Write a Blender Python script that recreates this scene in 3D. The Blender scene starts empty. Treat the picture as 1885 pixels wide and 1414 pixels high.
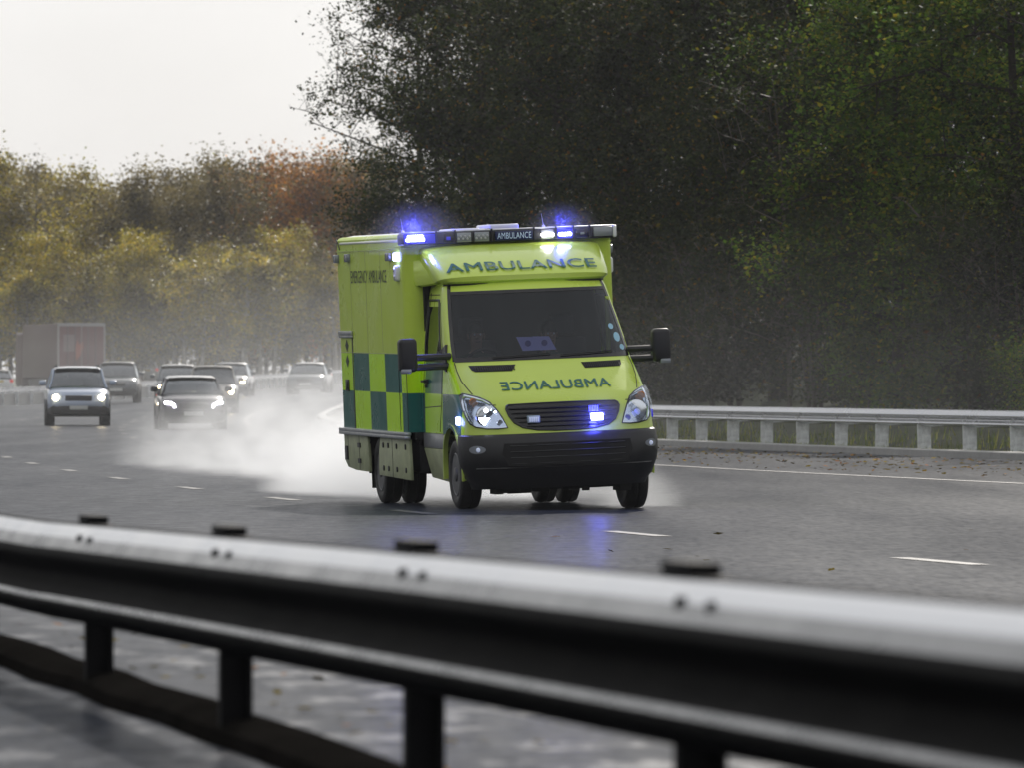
import bpy, bmesh, math, random
import numpy as np
from mathutils import Vector, Matrix
R = math.radians
random.seed(7); rng = np.random.default_rng(7)
sc = bpy.context.scene
col = sc.collection

# ------------------------------------------------------------------ camera
cam_d = bpy.data.cameras.new('camera'); cam = bpy.data.objects.new('camera', cam_d); col.objects.link(cam)
sc.camera = cam
cam.location = (0, 0, 1.31); cam.rotation_euler = (R(90), 0, 0)
cam_d.sensor_width = 36; cam_d.lens = 13500/1885*36
cam_d.shift_x = -0.5/1885; cam_d.shift_y = (701-707)/1885
cam_d.clip_end = 5000
cam_d.dof.use_dof = True; cam_d.dof.focus_distance = 75.0; cam_d.dof.aperture_fstop = 8.5; cam_d.dof.aperture_blades = 0

# ------------------------------------------------------------------ world and sun
SUN_EL, SUN_AZ = 29.0, 9.0        # azimuth clockwise from +Y
w = bpy.data.worlds.new('World'); sc.world = w; w.use_nodes = True
nt = w.node_tree; nt.nodes.clear()
sky = nt.nodes.new('ShaderNodeTexSky'); sky.sky_type = 'NISHITA'; sky.sun_disc = False
sky.sun_elevation = R(SUN_EL); sky.sun_rotation = R(SUN_AZ); sky.air_density = 1.0; sky.dust_density = 2.5; sky.ozone_density = 1.0
hs = nt.nodes.new('ShaderNodeHueSaturation'); hs.inputs['Saturation'].default_value = 0.4
bg = nt.nodes.new('ShaderNodeBackground'); bg.inputs['Strength'].default_value = 0.1
wo = nt.nodes.new('ShaderNodeOutputWorld')
nt.links.new(sky.outputs[0], hs.inputs['Color']); tint = nt.nodes.new('ShaderNodeMix'); tint.data_type = 'RGBA'; tint.blend_type = 'MULTIPLY'; tint.inputs['Factor'].default_value = 1; tint.inputs['B'].default_value = (.95, .98, 1.02, 1)
nt.links.new(hs.outputs[0], tint.inputs['A']); 
# thin white cloud over the whole sky
cl = nt.nodes.new('ShaderNodeMix'); cl.data_type = 'RGBA'; cl.inputs['Factor'].default_value = .82; cl.inputs['B'].default_value = (7.2, 7.3, 7.55, 1)
tcw = nt.nodes.new('ShaderNodeTexCoord'); mpw = nt.nodes.new('ShaderNodeMapping'); mpw.inputs['Scale'].default_value = (1, 1, 2.2); nz = nt.nodes.new('ShaderNodeTexNoise'); nz.inputs['Scale'].default_value = 9; nz.inputs['Detail'].default_value = 6
nt.links.new(tcw.outputs['Generated'], mpw.inputs[0]); nt.links.new(mpw.outputs[0], nz.inputs['Vector'])
vr = nt.nodes.new('ShaderNodeMapRange'); vr.inputs['From Min'].default_value = .35; vr.inputs['From Max'].default_value = .65; vr.inputs['To Min'].default_value = .90; vr.inputs['To Max'].default_value = 1.05; nt.links.new(nz.outputs[0], vr.inputs[0])
cv = nt.nodes.new('ShaderNodeVectorMath'); cv.operation = 'SCALE'; cv.inputs[0].default_value = (7.35, 7.4, 7.5); nt.links.new(vr.outputs[0], cv.inputs['Scale']); nt.links.new(cv.outputs[0], cl.inputs['B'])
nt.links.new(tint.outputs['Result'], cl.inputs['A']); nt.links.new(cl.outputs['Result'], bg.inputs[0]); nt.links.new(bg.outputs[0], wo.inputs[0])
sl = bpy.data.lights.new('sun', 'SUN'); sl.energy = 2.7; sl.angle = R(0.5); sl.color = (1, .94, .86)
so = bpy.data.objects.new('sun', sl); col.objects.link(so)
sv = Vector((math.sin(R(SUN_AZ))*math.cos(R(SUN_EL)), math.cos(R(SUN_AZ))*math.cos(R(SUN_EL)), math.sin(R(SUN_EL))))
so.rotation_euler = (-sv).to_track_quat('-Z', 'Y').to_euler(); so.location = (20, 60, 60)
sc.view_settings.view_transform = 'Standard'; sc.view_settings.look = 'None'; sc.view_settings.gamma = 1
sc.view_settings.exposure = 0.0
sc.render.engine = 'CYCLES'
cy = sc.cycles
cy.volume_bounces = 1; cy.max_bounces = 7; cy.diffuse_bounces = 3; cy.glossy_bounces = 3; cy.transmission_bounces = 4; cy.transparent_max_bounces = 12
cy.volume_step_rate = 1.0; cy.volume_max_steps = 256; cy.sample_clamp_indirect = 4.0
cy.caustics_reflective = False; cy.caustics_refractive = False

# ------------------------------------------------------------------ helpers
def interp(tab, d):
    return float(np.interp(d, [t[0] for t in tab], [t[1] for t in tab]))

class MB:
    def __init__(s): s.v = []; s.f = []; s.m = []; s.c = []
    def add(s, vs, fs, mi=0):
        o = len(s.v); s.c.append((list(vs), list(fs))); s.v += [tuple(v) for v in vs]; s.f += [tuple(i+o for i in f) for f in fs]; s.m += [mi]*len(fs); return s
    def box(s, x0, x1, y0, y1, z0, z1, mi=0):
        return s.add([(x0,y0,z0),(x1,y0,z0),(x1,y1,z0),(x0,y1,z0),(x0,y0,z1),(x1,y0,z1),(x1,y1,z1),(x0,y1,z1)],
                     [(0,3,2,1),(4,5,6,7),(0,1,5,4),(1,2,6,5),(2,3,7,6),(3,0,4,7)], mi)
    def tube(s, pts, r, n=8, mi=0, cap=True):
        pts = [Vector(p) for p in pts]; rs = r if isinstance(r, (list, tuple)) else [r]*len(pts)
        vs = []; fs = []
        for i, p in enumerate(pts):
            t = (pts[min(i+1, len(pts)-1)]-pts[max(i-1, 0)]).normalized()
            a = t.cross(Vector((0,0,1)) if abs(t.z) < .9 else Vector((1,0,0))).normalized(); b = t.cross(a)
            for k in range(n):
                q = 2*math.pi*k/n; vs.append(p+(a*math.cos(q)+b*math.sin(q))*rs[i])
        for i in range(len(pts)-1):
            for k in range(n): fs.append((i*n+k, i*n+(k+1)%n, (i+1)*n+(k+1)%n, (i+1)*n+k))
        if cap: fs.append(tuple(range(n))[::-1]); fs.append(tuple(range((len(pts)-1)*n, len(pts)*n)))
        return s.add(vs, fs, mi)
    def lathe(s, prof, c=(0,0,0), axis='x', n=32, mi=0):
        # prof: (radius, along)
        vs = []; fs = []
        for (r, a) in prof:
            for k in range(n):
                q = 2*math.pi*k/n; u, v_ = r*math.cos(q), r*math.sin(q)
                p = (a, u, v_) if axis == 'x' else ((u, a, v_) if axis == 'y' else (u, v_, a))
                vs.append((p[0]+c[0], p[1]+c[1], p[2]+c[2]))
        for i in range(len(prof)-1):
            for k in range(n): fs.append((i*n+k, i*n+(k+1)%n, (i+1)*n+(k+1)%n, (i+1)*n+k))
        fs.append(tuple(range(n))); fs.append(tuple(range((len(prof)-1)*n, len(prof)*n)))
        return s.add(vs, fs, mi)
    def build(s, name, mats, parent=None, smooth=False, bevel=0, seg=2, autos=True):
        me = bpy.data.meshes.new(name); me.from_pydata(s.v, [], s.f)
        for m in (mats if isinstance(mats, (list, tuple)) else [mats]):
            if m: me.materials.append(m)
        if any(s.m): me.polygons.foreach_set('material_index', s.m)
        bm = bmesh.new(); bm.from_mesh(me); bmesh.ops.recalc_face_normals(bm, faces=bm.faces)
        if bevel:
            es = [e for e in bm.edges if len(e.link_faces) == 2 and e.calc_face_angle(0) > .5]
            bmesh.ops.bevel(bm, geom=es, offset=bevel, segments=seg, affect='EDGES', profile=.5, clamp_overlap=True)
        if smooth or bevel:
            for f in bm.faces: f.smooth = True
            for e in bm.edges:
                if len(e.link_faces) == 2 and e.calc_face_angle(0) > R(38): e.smooth = False
        bm.to_mesh(me); bm.free()
        o = bpy.data.objects.new(name, me); col.objects.link(o)
        if parent: o.parent = parent
        return o

def each(mb, name, m, parent, **k):      # one object for each piece
    return [MB().add(v, f).build(name, m, parent, **k) for v, f in mb.c]
def empty(name, loc=(0,0,0), rot=(0,0,0)):
    o = bpy.data.objects.new(name, None); o.location = loc; o.rotation_euler = rot; o.empty_display_size = .3; col.objects.link(o); return o
def tag(o, label=None, cat=None, group=None, kind=None):
    if label: o['label'] = label
    if cat: o['category'] = cat
    if group: o['group'] = group
    if kind: o['kind'] = kind
    return o
def copy_tree(o, parent=None):
    kids = list(o.children)
    c = o.copy(); col.objects.link(c); c.parent = parent
    for k in kids: copy_tree(k, c)
    return c

# ------------------------------------------------------------------ materials
def mat(name, color=(.5,.5,.5), rough=.5, metal=0, emit=None, es=0, coat=0, spec=.5, alpha=1, trans=0, noise=0, nscale=8, bump=0, bscale=40, rvar=0):
    m = bpy.data.materials.new(name); m.use_nodes = True; t = m.node_tree; b = t.nodes['Principled BSDF']
    b.inputs['Base Color'].default_value = (*color, 1); b.inputs['Roughness'].default_value = rough; b.inputs['Metallic'].default_value = metal
    b.inputs['Coat Weight'].default_value = coat; b.inputs['Coat Roughness'].default_value = .04; b.inputs['Specular IOR Level'].default_value = spec
    b.inputs['Alpha'].default_value = alpha; b.inputs['Transmission Weight'].default_value = trans
    if emit: b.inputs['Emission Color'].default_value = (*emit, 1); b.inputs['Emission Strength'].default_value = es
    if noise or rvar or bump:
        tc = t.nodes.new('ShaderNodeTexCoord'); n = t.nodes.new('ShaderNodeTexNoise'); n.inputs['Scale'].default_value = nscale; n.inputs['Detail'].default_value = 6; n.inputs['Roughness'].default_value = .65
        t.links.new(tc.outputs['Object'], n.inputs['Vector'])
        if noise:
            mr = t.nodes.new('ShaderNodeMapRange'); mr.inputs['From Min'].default_value = .3; mr.inputs['From Max'].default_value = .7; mr.inputs['To Min'].default_value = 1-noise; mr.inputs['To Max'].default_value = 1+noise*.6
            mx = t.nodes.new('ShaderNodeVectorMath'); mx.operation = 'SCALE'; mx.inputs[0].default_value = color
            t.links.new(n.outputs[0], mr.inputs[0]); t.links.new(mr.outputs[0], mx.inputs['Scale']); t.links.new(mx.outputs[0], b.inputs['Base Color'])
        if rvar:
            mr = t.nodes.new('ShaderNodeMapRange'); mr.inputs['From Min'].default_value = .35; mr.inputs['From Max'].default_value = .65; mr.inputs['To Min'].default_value = max(.02, rough-rvar); mr.inputs['To Max'].default_value = rough+rvar
            t.links.new(n.outputs[0], mr.inputs[0]); t.links.new(mr.outputs[0], b.inputs['Roughness'])
        if bump:
            n2 = t.nodes.new('ShaderNodeTexNoise'); n2.inputs['Scale'].default_value = bscale; n2.inputs['Detail'].default_value = 4; t.links.new(tc.outputs['Object'], n2.inputs['Vector'])
            bp = t.nodes.new('ShaderNodeBump'); bp.inputs['Strength'].default_value = bump; bp.inputs['Distance'].default_value = .02
            t.links.new(n2.outputs[0], bp.inputs['Height']); t.links.new(bp.outputs[0], b.inputs['Normal'])
    return m

def leafmat(name, cols, rough=.4, transl=.4, spec=.4, nsc=.55):
    m = bpy.data.materials.new(name); m.use_nodes = True; t = m.node_tree; b = t.nodes['Principled BSDF']; out = t.nodes['Material Output']
    g = t.nodes.new('ShaderNodeNewGeometry'); cr = t.nodes.new('ShaderNodeValToRGB'); cr.color_ramp.interpolation = 'LINEAR'
    e = cr.color_ramp.elements
    while len(e) < len(cols): e.new(.5)
    for i, (p, c) in enumerate(cols): e[i].position = p; e[i].color = (*c, 1)
    t.links.new(g.outputs['Random Per Island'], cr.inputs[0])
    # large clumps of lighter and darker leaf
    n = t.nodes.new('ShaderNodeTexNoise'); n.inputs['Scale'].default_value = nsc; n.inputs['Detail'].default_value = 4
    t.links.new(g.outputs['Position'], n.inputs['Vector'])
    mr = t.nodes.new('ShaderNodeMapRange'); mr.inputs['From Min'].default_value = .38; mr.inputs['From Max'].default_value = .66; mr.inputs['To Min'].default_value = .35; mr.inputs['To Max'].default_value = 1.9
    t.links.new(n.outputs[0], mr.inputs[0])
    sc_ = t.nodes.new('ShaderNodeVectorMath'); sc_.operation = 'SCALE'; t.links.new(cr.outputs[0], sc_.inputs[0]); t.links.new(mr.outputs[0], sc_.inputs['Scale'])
    t.links.new(sc_.outputs[0], b.inputs['Base Color']); b.inputs['Roughness'].default_value = rough; b.inputs['Specular IOR Level'].default_value = spec
    tr = t.nodes.new('ShaderNodeBsdfTranslucent'); t.links.new(sc_.outputs[0], tr.inputs[0])
    mx = t.nodes.new('ShaderNodeMixShader'); mx.inputs[0].default_value = transl
    t.links.new(b.outputs[0], mx.inputs[1]); t.links.new(tr.outputs[0], mx.inputs[2]); t.links.new(mx.outputs[0], out.inputs[0])
    return m

def nmath(t, op, a, b=None, c=None):
    n = t.nodes.new('ShaderNodeMath'); n.operation = op
    for i, v in enumerate((a, b, c)):
        if v is None: continue
        if isinstance(v, (int, float)): n.inputs[i].default_value = v
        else: t.links.new(v, n.inputs[i])
    return n.outputs[0]

PAINT = (.62, .80, .10); FLUO = (.60, 1.0, .004); DGREEN = (.010, .135, .118)
def livery(name, y0, cell, cab):
    m = mat(name, PAINT, .34, coat=.35 if cab else 0.0, spec=.35 if cab else .12); t = m.node_tree; b = t.nodes['Principled BSDF']
    tc = t.nodes.new('ShaderNodeTexCoord'); sp = t.nodes.new('ShaderNodeSeparateXYZ'); t.links.new(tc.outputs['Object'], sp.inputs[0])
    sn = t.nodes.new('ShaderNodeSeparateXYZ'); t.links.new(tc.outputs['Normal'], sn.inputs[0])
    c = nmath(t, 'FLOOR', nmath(t, 'DIVIDE', nmath(t, 'SUBTRACT', sp.outputs[1], y0), cell))
    r = nmath(t, 'FLOOR', nmath(t, 'DIVIDE', nmath(t, 'SUBTRACT', sp.outputs[2], .80), .41))
    par = nmath(t, 'FLOORED_MODULO', nmath(t, 'ADD', c, r), 2.0)
    mask = nmath(t, 'MULTIPLY', nmath(t, 'GREATER_THAN', sp.outputs[2], .795), nmath(t, 'LESS_THAN', sp.outputs[2], 1.62))
    if cab:
        nx = nmath(t, 'ABSOLUTE', sn.outputs[0])
        mask = nmath(t, 'MULTIPLY', mask, nmath(t, 'MULTIPLY', nmath(t, 'GREATER_THAN', nx, .74), nmath(t, 'GREATER_THAN', sp.outputs[1], -.58)))
    mix = t.nodes.new('ShaderNodeMix'); mix.data_type = 'RGBA'; mix.inputs['A'].default_value = (*FLUO, 1); mix.inputs['B'].default_value = (*DGREEN, 1); t.links.new(par, mix.inputs['Factor'])
    # road film of dirt, stronger low down
    n = t.nodes.new('ShaderNodeTexNoise'); n.inputs['Scale'].default_value = 2.3; n.inputs['Detail'].default_value = 7; t.links.new(tc.outputs['Object'], n.inputs['Vector'])
    m2 = t.nodes.new('ShaderNodeMix'); m2.data_type = 'RGBA'; m2.inputs['A'].default_value = (*PAINT, 1); t.links.new(mask, m2.inputs['Factor']); t.links.new(mix.outputs['Result'], m2.inputs['B'])
    m3 = t.nodes.new('ShaderNodeMix'); m3.data_type = 'RGBA'; m3.inputs['B'].default_value = (.16, .15, .11, 1)
    dz = t.nodes.new('ShaderNodeMapRange'); dz.inputs['From Min'].default_value = 1.9; dz.inputs['From Max'].default_value = .7; dz.inputs['To Min'].default_value = .02; dz.inputs['To Max'].default_value = .10
    t.links.new(sp.outputs[2], dz.inputs[0])
    t.links.new(nmath(t, 'MULTIPLY', nmath(t, 'SUBTRACT', 1.0, nmath(t, 'MULTIPLY', mask, .7)), nmath(t, 'MULTIPLY', dz.outputs[0], nmath(t, 'MULTIPLY', n.outputs[0], 3.2))), m3.inputs['Factor']); t.links.new(m2.outputs['Result'], m3.inputs['A'])
    t.links.new(m3.outputs['Result'], b.inputs['Base Color'])
    mr = t.nodes.new('ShaderNodeMapRange'); mr.inputs['From Min'].default_value = .3; mr.inputs['From Max'].default_value = .7; mr.inputs['To Min'].default_value = .22; mr.inputs['To Max'].default_value = .42
    t.links.new(n.outputs[0], mr.inputs[0]); t.links.new(mr.outputs[0], b.inputs['Roughness'])
    return m

def glassmat(name, tint=(.25,.27,.3), refl=.12, rough=.03):
    m = bpy.data.materials.new(name); m.use_nodes = True; t = m.node_tree; t.nodes.remove(t.nodes['Principled BSDF']); out = t.nodes['Material Output']
    tr = t.nodes.new('ShaderNodeBsdfTransparent'); tr.inputs[0].default_value = (*tint, 1)
    gl = t.nodes.new('ShaderNodeBsdfGlossy'); gl.inputs['Roughness'].default_value = rough; gl.inputs[0].default_value = (.9, .95, 1, 1)
    lw = t.nodes.new('ShaderNodeFresnel'); lw.inputs[0].default_value = 1.5
    f = nmath(t, 'ADD', lw.outputs[0], refl-.04)
    mx = t.nodes.new('ShaderNodeMixShader'); t.links.new(f, mx.inputs[0]); t.links.new(tr.outputs[0], mx.inputs[1]); t.links.new(gl.outputs[0], mx.inputs[2]); t.links.new(mx.outputs[0], out.inputs[0])
    return m

M = {}
M['cab'] = livery('cab_livery', .43, .93, True); M['box'] = livery('box_livery', 1.93, .905, False)
M['paint'] = mat('yellow_green_paint', PAINT, .24, coat=.6, noise=.05, nscale=2)
M['skirt'] = mat('dirty_yellow_green_paint', (.42, .46, .27), .45, noise=.25, nscale=5)
M['white'] = mat('white_gelcoat', (.88, .89, .87), .3, coat=.3)
M['black'] = mat('black_plastic', (.014, .014, .016), .42, noise=.3, nscale=9, rvar=.1)
M['blackgloss'] = mat('black_gloss', (.01, .01, .012), .12)
M['rubber'] = mat('wet_rubber', (.016, .015, .015), .5, noise=.3, nscale=20, bump=.4, bscale=60)
M['dark'] = mat('dark_underside', (.008, .008, .009), .8)
M['silver'] = mat('brushed_aluminium', (.55, .56, .58), .35, metal=.8, noise=.15, nscale=14)
M['chrome'] = mat('lamp_reflector', (.8, .84, .9), .12, metal=1)
M['steel'] = mat('wheel_steel', (.14, .14, .145), .45, metal=.5, noise=.3, nscale=20)
M['green'] = mat('green_lettering', DGREEN, .4)
M['ink'] = mat('dark_lettering', (.03, .05, .03), .5)
M['whiteink'] = mat('pale_lettering', (.5, .6, .85), .5, emit=(.4, .55, .9), es=.15)
M['bluesign'] = mat('blue_sign', (.01, .018, .09), .25)
M['glass'] = glassmat('windscreen_glass', (.42, .45, .55), .035)
M['sideglass'] = glassmat('side_glass', (.35, .40, .36), .10)
M['lens'] = glassmat('clear_lens', (.85, .9, 1), .05, .08)
M['clear'] = mat('clear_lamp_lens', (.30, .32, .35), .2, metal=.3)
M['bluelit'] = mat('blue_lamp_lit', (.1, .1, .9), .3, emit=(.22, .25, 1), es=14)
M['bluedim'] = mat('blue_lamp_strip', (.1, .1, .9), .3, emit=(.12, .14, 1), es=2.0)
M['unlit'] = mat('unlit_lamp_lens', (.40, .50, .62), .2)
M['bluehot'] = mat('blue_lamp_cells', (.5, .6, 1), .3, emit=(.62, .70, 1), es=30)
M['whitehot'] = mat('white_lamp_cells', (.9, .9, .9), .3, emit=(1, .97, .95), es=22)
M['bluelens'] = mat('blue_lens', (.02, .02, .35), .15, emit=(.05, .05, 1), es=.35)
M['headlit'] = mat('headlamp_lit', (.9, .9, 1), .3, emit=(.88, .92, 1), es=12)
M['headdim'] = mat('headlamp_glow', (.8, .85, 1), .2, emit=(.6, .7, 1), es=.22)
M['amber'] = mat('amber_lens', (.6, .2, .05), .25)
M['red'] = mat('red_lens', (.45, .03, .02), .25, emit=(1, .1, .05), es=.25)
M['paper'] = mat('violet_card', (.62, .60, 1.0), .6, emit=None)
M['paperdark'] = mat('violet_card_print', (.12, .10, .42), .6)
M['sticker'] = mat('pale_blue_sticker', (.30, .55, .70), .5)
M['seat'] = mat('seat_fabric', (.05, .05, .06), .85)
M['dash'] = mat('dashboard_plastic', (.05, .055, .06), .6)
M['skin'] = mat('skin', (.42, .25, .18), .5); M['hair'] = mat('dark_hair', (.02, .015, .01), .6); M['uniform'] = mat('dark_green_uniform', (.02, .06, .035), .8)
M['hivis'] = mat('hivis_cloth', (.3, .42, .04), .7)
M['galv'] = mat('galvanised_steel', (.42, .43, .46), .24, metal=.95, noise=.08, nscale=.6, rvar=.04)
M['railtop'] = mat('galvanised_painted_light', (.62, .63, .66), .22, metal=.9, noise=.15, nscale=2.5, rvar=.06)  # lighter colour stands for sky light on the rail's upper slope
M['railshade'] = mat('steel_painted_shade', (.012, .0115, .011), .7, noise=.4, nscale=3, spec=.03)  # near-black colour stands for shade on the rail's other faces
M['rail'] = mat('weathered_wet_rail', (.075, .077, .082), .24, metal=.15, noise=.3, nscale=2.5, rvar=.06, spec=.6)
M['galvdull'] = mat('dull_galvanised_post', (.92, .94, .95), .6, metal=0, noise=.35, nscale=9)
M['posts'] = mat('dark_steel_post', (.010, .010, .011), .7, metal=.1, noise=.3, nscale=10, spec=.1)
M['kerb'] = mat('concrete_kerb', (.17, .17, .165), .5, noise=.3, nscale=3)
M['darkkerb'] = mat('near_black_kerb', (.012, .011, .010), .9, noise=.4, nscale=3, spec=0)  # near-black kerb colour with random variation
M['paintline'] = mat('road_paint', (.13, .13, .13), .45, noise=.6, nscale=9, spec=.1)
M['bark'] = mat('dark_wet_bark', (.035, .028, .020), .75, spec=.15, noise=.4, nscale=8)
M['birch'] = mat('pale_bark', (.42, .39, .33), .5, noise=.5, nscale=6)
M['twig'] = mat('wet_twigs', (.10, .08, .06), .45, spec=.3)
M['fartwig'] = mat('grey_brown_twigs', (.12, .10, .075), .6)

# ------------------------------------------------------------------ the course of the road (X of each line against distance)
TA = [(-40,22.5),(0,16.0),(20,11.2),(35,7.4),(52,3.2),(62.5,1.0),(72.5,-.93),(80.7,-2.6),(89,-4.0),(98,-5.3),(106.5,-6.5),(115.6,-7.6),(125,-8.67),(142.6,-10.35),(154,-11.4),(167,-12.4),(180,-13.3),(192,-14.0),(216,-15.2),(240,-15.9),(270,-15.9),(300,-15),(330,-12.8),(360,-9.5),(400,-3.5),(460,8),(560,30),(760,85)]
TE = [(-40,42),(0,31),(30,22.5),(60,14.4),(92.6,6.46),(111,2.5),(135,-1.2),(164,-4.6),(177,-5.5),(188,-6.2),(205,-7.25),(237,-8.7),(256,-9.0),(280,-8.1),(300,-6.4),(330,-3),(360,1.5),(400,8.5),(460,21),(560,44),(760,100)]
TB = [(-40,50),(0,39.5),(30,32),(60,24.6),(100,15),(114,11.7),(129,8.57),(142,5.95),(155,3.5),(170,1.2),(200,-2.4),(240,-4.4),(280,-3.9),(330,1.5),(360,6),(400,13),(460,26),(560,50),(760,108)]
TM = [(-40,9.5),(0,2.68),(11,.77),(22.9,-1.29),(30,-2.6),(40,-4.8),(52,-8.0),(80,-14),(106,-17.8),(142,-21.3),(180,-23.6),(216,-24.8),(270,-24.6),(300,-23.6),(320,-22.4),(355,-17.7),(400,-14),(450,-10.8),(500,-5),(600,14),(760,62)]
def smooth(tab):
    ds = np.arange(-40, 761, 4.0); xs = np.interp(ds, [t[0] for t in tab], [t[1] for t in tab])
    for _ in range(6): xs[1:-1] = (xs[:-2]+2*xs[1:-1]+xs[2:])/4
    return list(zip(ds.tolist(), xs.tolist()))
TA, TE, TB = smooth(TA), smooth(TE), smooth(TB)
XA = lambda d: interp(TA, d); XE = lambda d: interp(TE, d); XB = lambda d: interp(TB, d); XM = lambda d: interp(TM, d)
def sstep(a, b, x):
    t = min(max((x-a)/(b-a), 0), 1); return t*t*(3-2*t)
def zg(X, D):
    o = X-XA(D)
    near = .33*sstep(-4.5, -10.5, o)*(1-sstep(60, 150, D)) if D < 150 else 0
    r = sstep(220, 325, D)
    far = r*(.73+.04*(min(max(X, -32), 6)+9.1)) + (.0042*(D-329) if D > 329 else 0)
    verge = 0
    if D > 0:
        k = X-XB(D)
        if k > 0: verge = .16*min(k, 60)**1.05 if k < 60 else .16*60**1.05
    return near+far+verge

# ground as one sheet
def sheet(name, m, xs_fn, ds, dz, nx):
    mb = MB(); vs = []; fs = []
    for D in ds:
        xs = xs_fn(D)
        for X in xs: vs.append((X, D, zg(X, D)+(dz(X, D) if callable(dz) else dz)))
    n = nx
    for i in range(len(ds)-1):
        for j in range(n-1): fs.append((i*n+j, i*n+j+1, (i+1)*n+j+1, (i+1)*n+j))
    mb.add(vs, fs); return mb.build(name, m, smooth=True)

def groundmat():
    m = mat('verge_soil_and_turf', (.05, .06, .02), .9, noise=.5, nscale=.6, bump=.6, bscale=4); return m
def roadmat():
    m = bpy.data.materials.new('wet_asphalt'); m.use_nodes = True; t = m.node_tree; b = t.nodes['Principled BSDF']
    g = t.nodes.new('ShaderNodeNewGeometry')
    def noise(scale, det=6, vec=(1,1,1)):
        mp = t.nodes.new('ShaderNodeMapping'); mp.inputs['Scale'].default_value = vec; t.links.new(g.outputs['Position'], mp.inputs[0])
        n = t.nodes.new('ShaderNodeTexNoise'); n.inputs['Scale'].default_value = scale; n.inputs['Detail'].default_value = det; n.inputs['Roughness'].default_value = .6; t.links.new(mp.outputs[0], n.inputs['Vector']); return n.outputs[0]
    def rng_(v, a, b_, c, d):
        r = t.nodes.new('ShaderNodeMapRange'); r.inputs['From Min'].default_value = a; r.inputs['From Max'].default_value = b_; r.inputs['To Min'].default_value = c; r.inputs['To Max'].default_value = d; t.links.new(v, r.inputs[0]); return r.outputs[0]
    big = noise(.35, 5, (2.2, .12, 1)); fine = noise(22, 6); mid = noise(3.2, 5)
    cr = t.nodes.new('ShaderNodeValToRGB'); cr.color_ramp.elements[0].color = (.010,.012,.016,1); cr.color_ramp.elements[1].color = (.058,.068,.092,1); cr.color_ramp.elements[0].position = .35; cr.color_ramp.elements[1].position = .7  # blue of the overhead sky is put into the asphalt colour
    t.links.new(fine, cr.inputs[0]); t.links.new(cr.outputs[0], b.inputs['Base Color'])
    r1 = rng_(big, .38, .62, .31, .35); r2 = rng_(mid, .35, .65, -.04, .04)
    t.links.new(nmath(t, 'ADD', r1, r2), b.inputs['Roughness']); sepp = t.nodes.new('ShaderNodeSeparateXYZ'); t.links.new(g.outputs['Position'], sepp.inputs[0])
    wet = nmath(t, 'MULTIPLY', rng_(noise(2.4, 6, (1.6, .6, 1)), .53, .64, 0, .045), rng_(sepp.outputs[1], 33, 26, 0, 1))   # standing water by the median
    grain = rng_(noise(13, 4, (1, .14, 1)), .3, .7, .55, 1.45)
    t.links.new(nmath(t, 'MULTIPLY', nmath(t, 'ADD', rng_(noise(.5, 5, (1.2, .12, 1)), .36, .70, .004, .0085), wet), grain), b.inputs['Specular IOR Level'])
    bp = t.nodes.new('ShaderNodeBump'); bp.inputs['Strength'].default_value = .10; bp.inputs['Distance'].default_value = .006; t.links.new(fine, bp.inputs['Height'])
    bp2 = t.nodes.new('ShaderNodeBump'); bp2.inputs['Strength'].default_value = .12; bp2.inputs['Distance'].default_value = .02; t.links.new(mid, bp2.inputs['Height']); t.links.new(bp.outputs[0], bp2.inputs['Normal'])
    t.links.new(bp2.outputs[0], b.inputs['Normal'])
    return m
dsg = list(np.arange(-40, 120, 5.0))+list(np.arange(120, 500, 7.0))+list(np.arange(500, 760, 20.0))+[760]
def gx(D):
    k = XB(D)
    return sorted([-500,-300,-180,-110,-70,-50,-40,-34]+[XM(D)-13.9, XM(D)-13, XM(D)-10, XM(D)-4, XM(D), XM(D)+2.5, XM(D)+5, XM(D)+8, XM(D)+11]+[k-4, k-2.4, k-1.95, k-1, k-.01, k+.5, k+2, k+5, k+10, k+20, k+35, k+60, k+61, k+200, k+400])
sheet('ground', groundmat(), gx, dsg, lambda X, D: -.15 if XM(D)-13.5 < X < XB(D)-2.3 else -.012, len(gx(0)))['kind'] = 'structure'
def rx(D):
    a, b = XM(D)-14, XB(D)-2.05
    return [a+(b-a)*i/26 for i in range(27)]
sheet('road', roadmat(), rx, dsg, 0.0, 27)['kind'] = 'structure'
def ribbon(mb, fx, d0, d1, wd, dz, step=2.0):
    ds = list(np.arange(d0, d1, step))+[d1]; vs = []; fs = []
    for D in ds:
        X = fx(D)
        for q in (-wd/2, wd/2): vs.append((X+q, D, zg(X+q, D)+dz))
    for i in range(len(ds)-1): fs.append((2*i, 2*i+1, 2*i+3, 2*i+2))
    mb.add(vs, fs)
mk = MB()
ribbon(mk, XE, -30, 600, .15, .005)
for c in (-34,-24,-14,-4,6,16,25.5,34.5,43.5,53,62.5,72.8,80.9,89,97.9,106.4,115.7,125,134,143,152,161,170,179,188,197,206):
    L = 2.1 if c > 45 else 2.0
    if c > 10: ribbon(mk, XA, c-L/2, c+L/2, .16, .005, 1.0)
for c in (133,142.5,154,167,180,192,204,216,228): ribbon(mk, lambda d: XA(d)+3.75, c-1.2, c+1.2, .16, .005, 1.0)
for c in range(236, 420, 9):
    ribbon(mk, XA, c-1, c+1, .15, .005, 1.0); ribbon(mk, lambda d: XA(d)+3.6, c-1, c+1, .15, .005, 1.0)
mk.build('road_markings', M['paintline'])['kind'] = 'structure'
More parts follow.
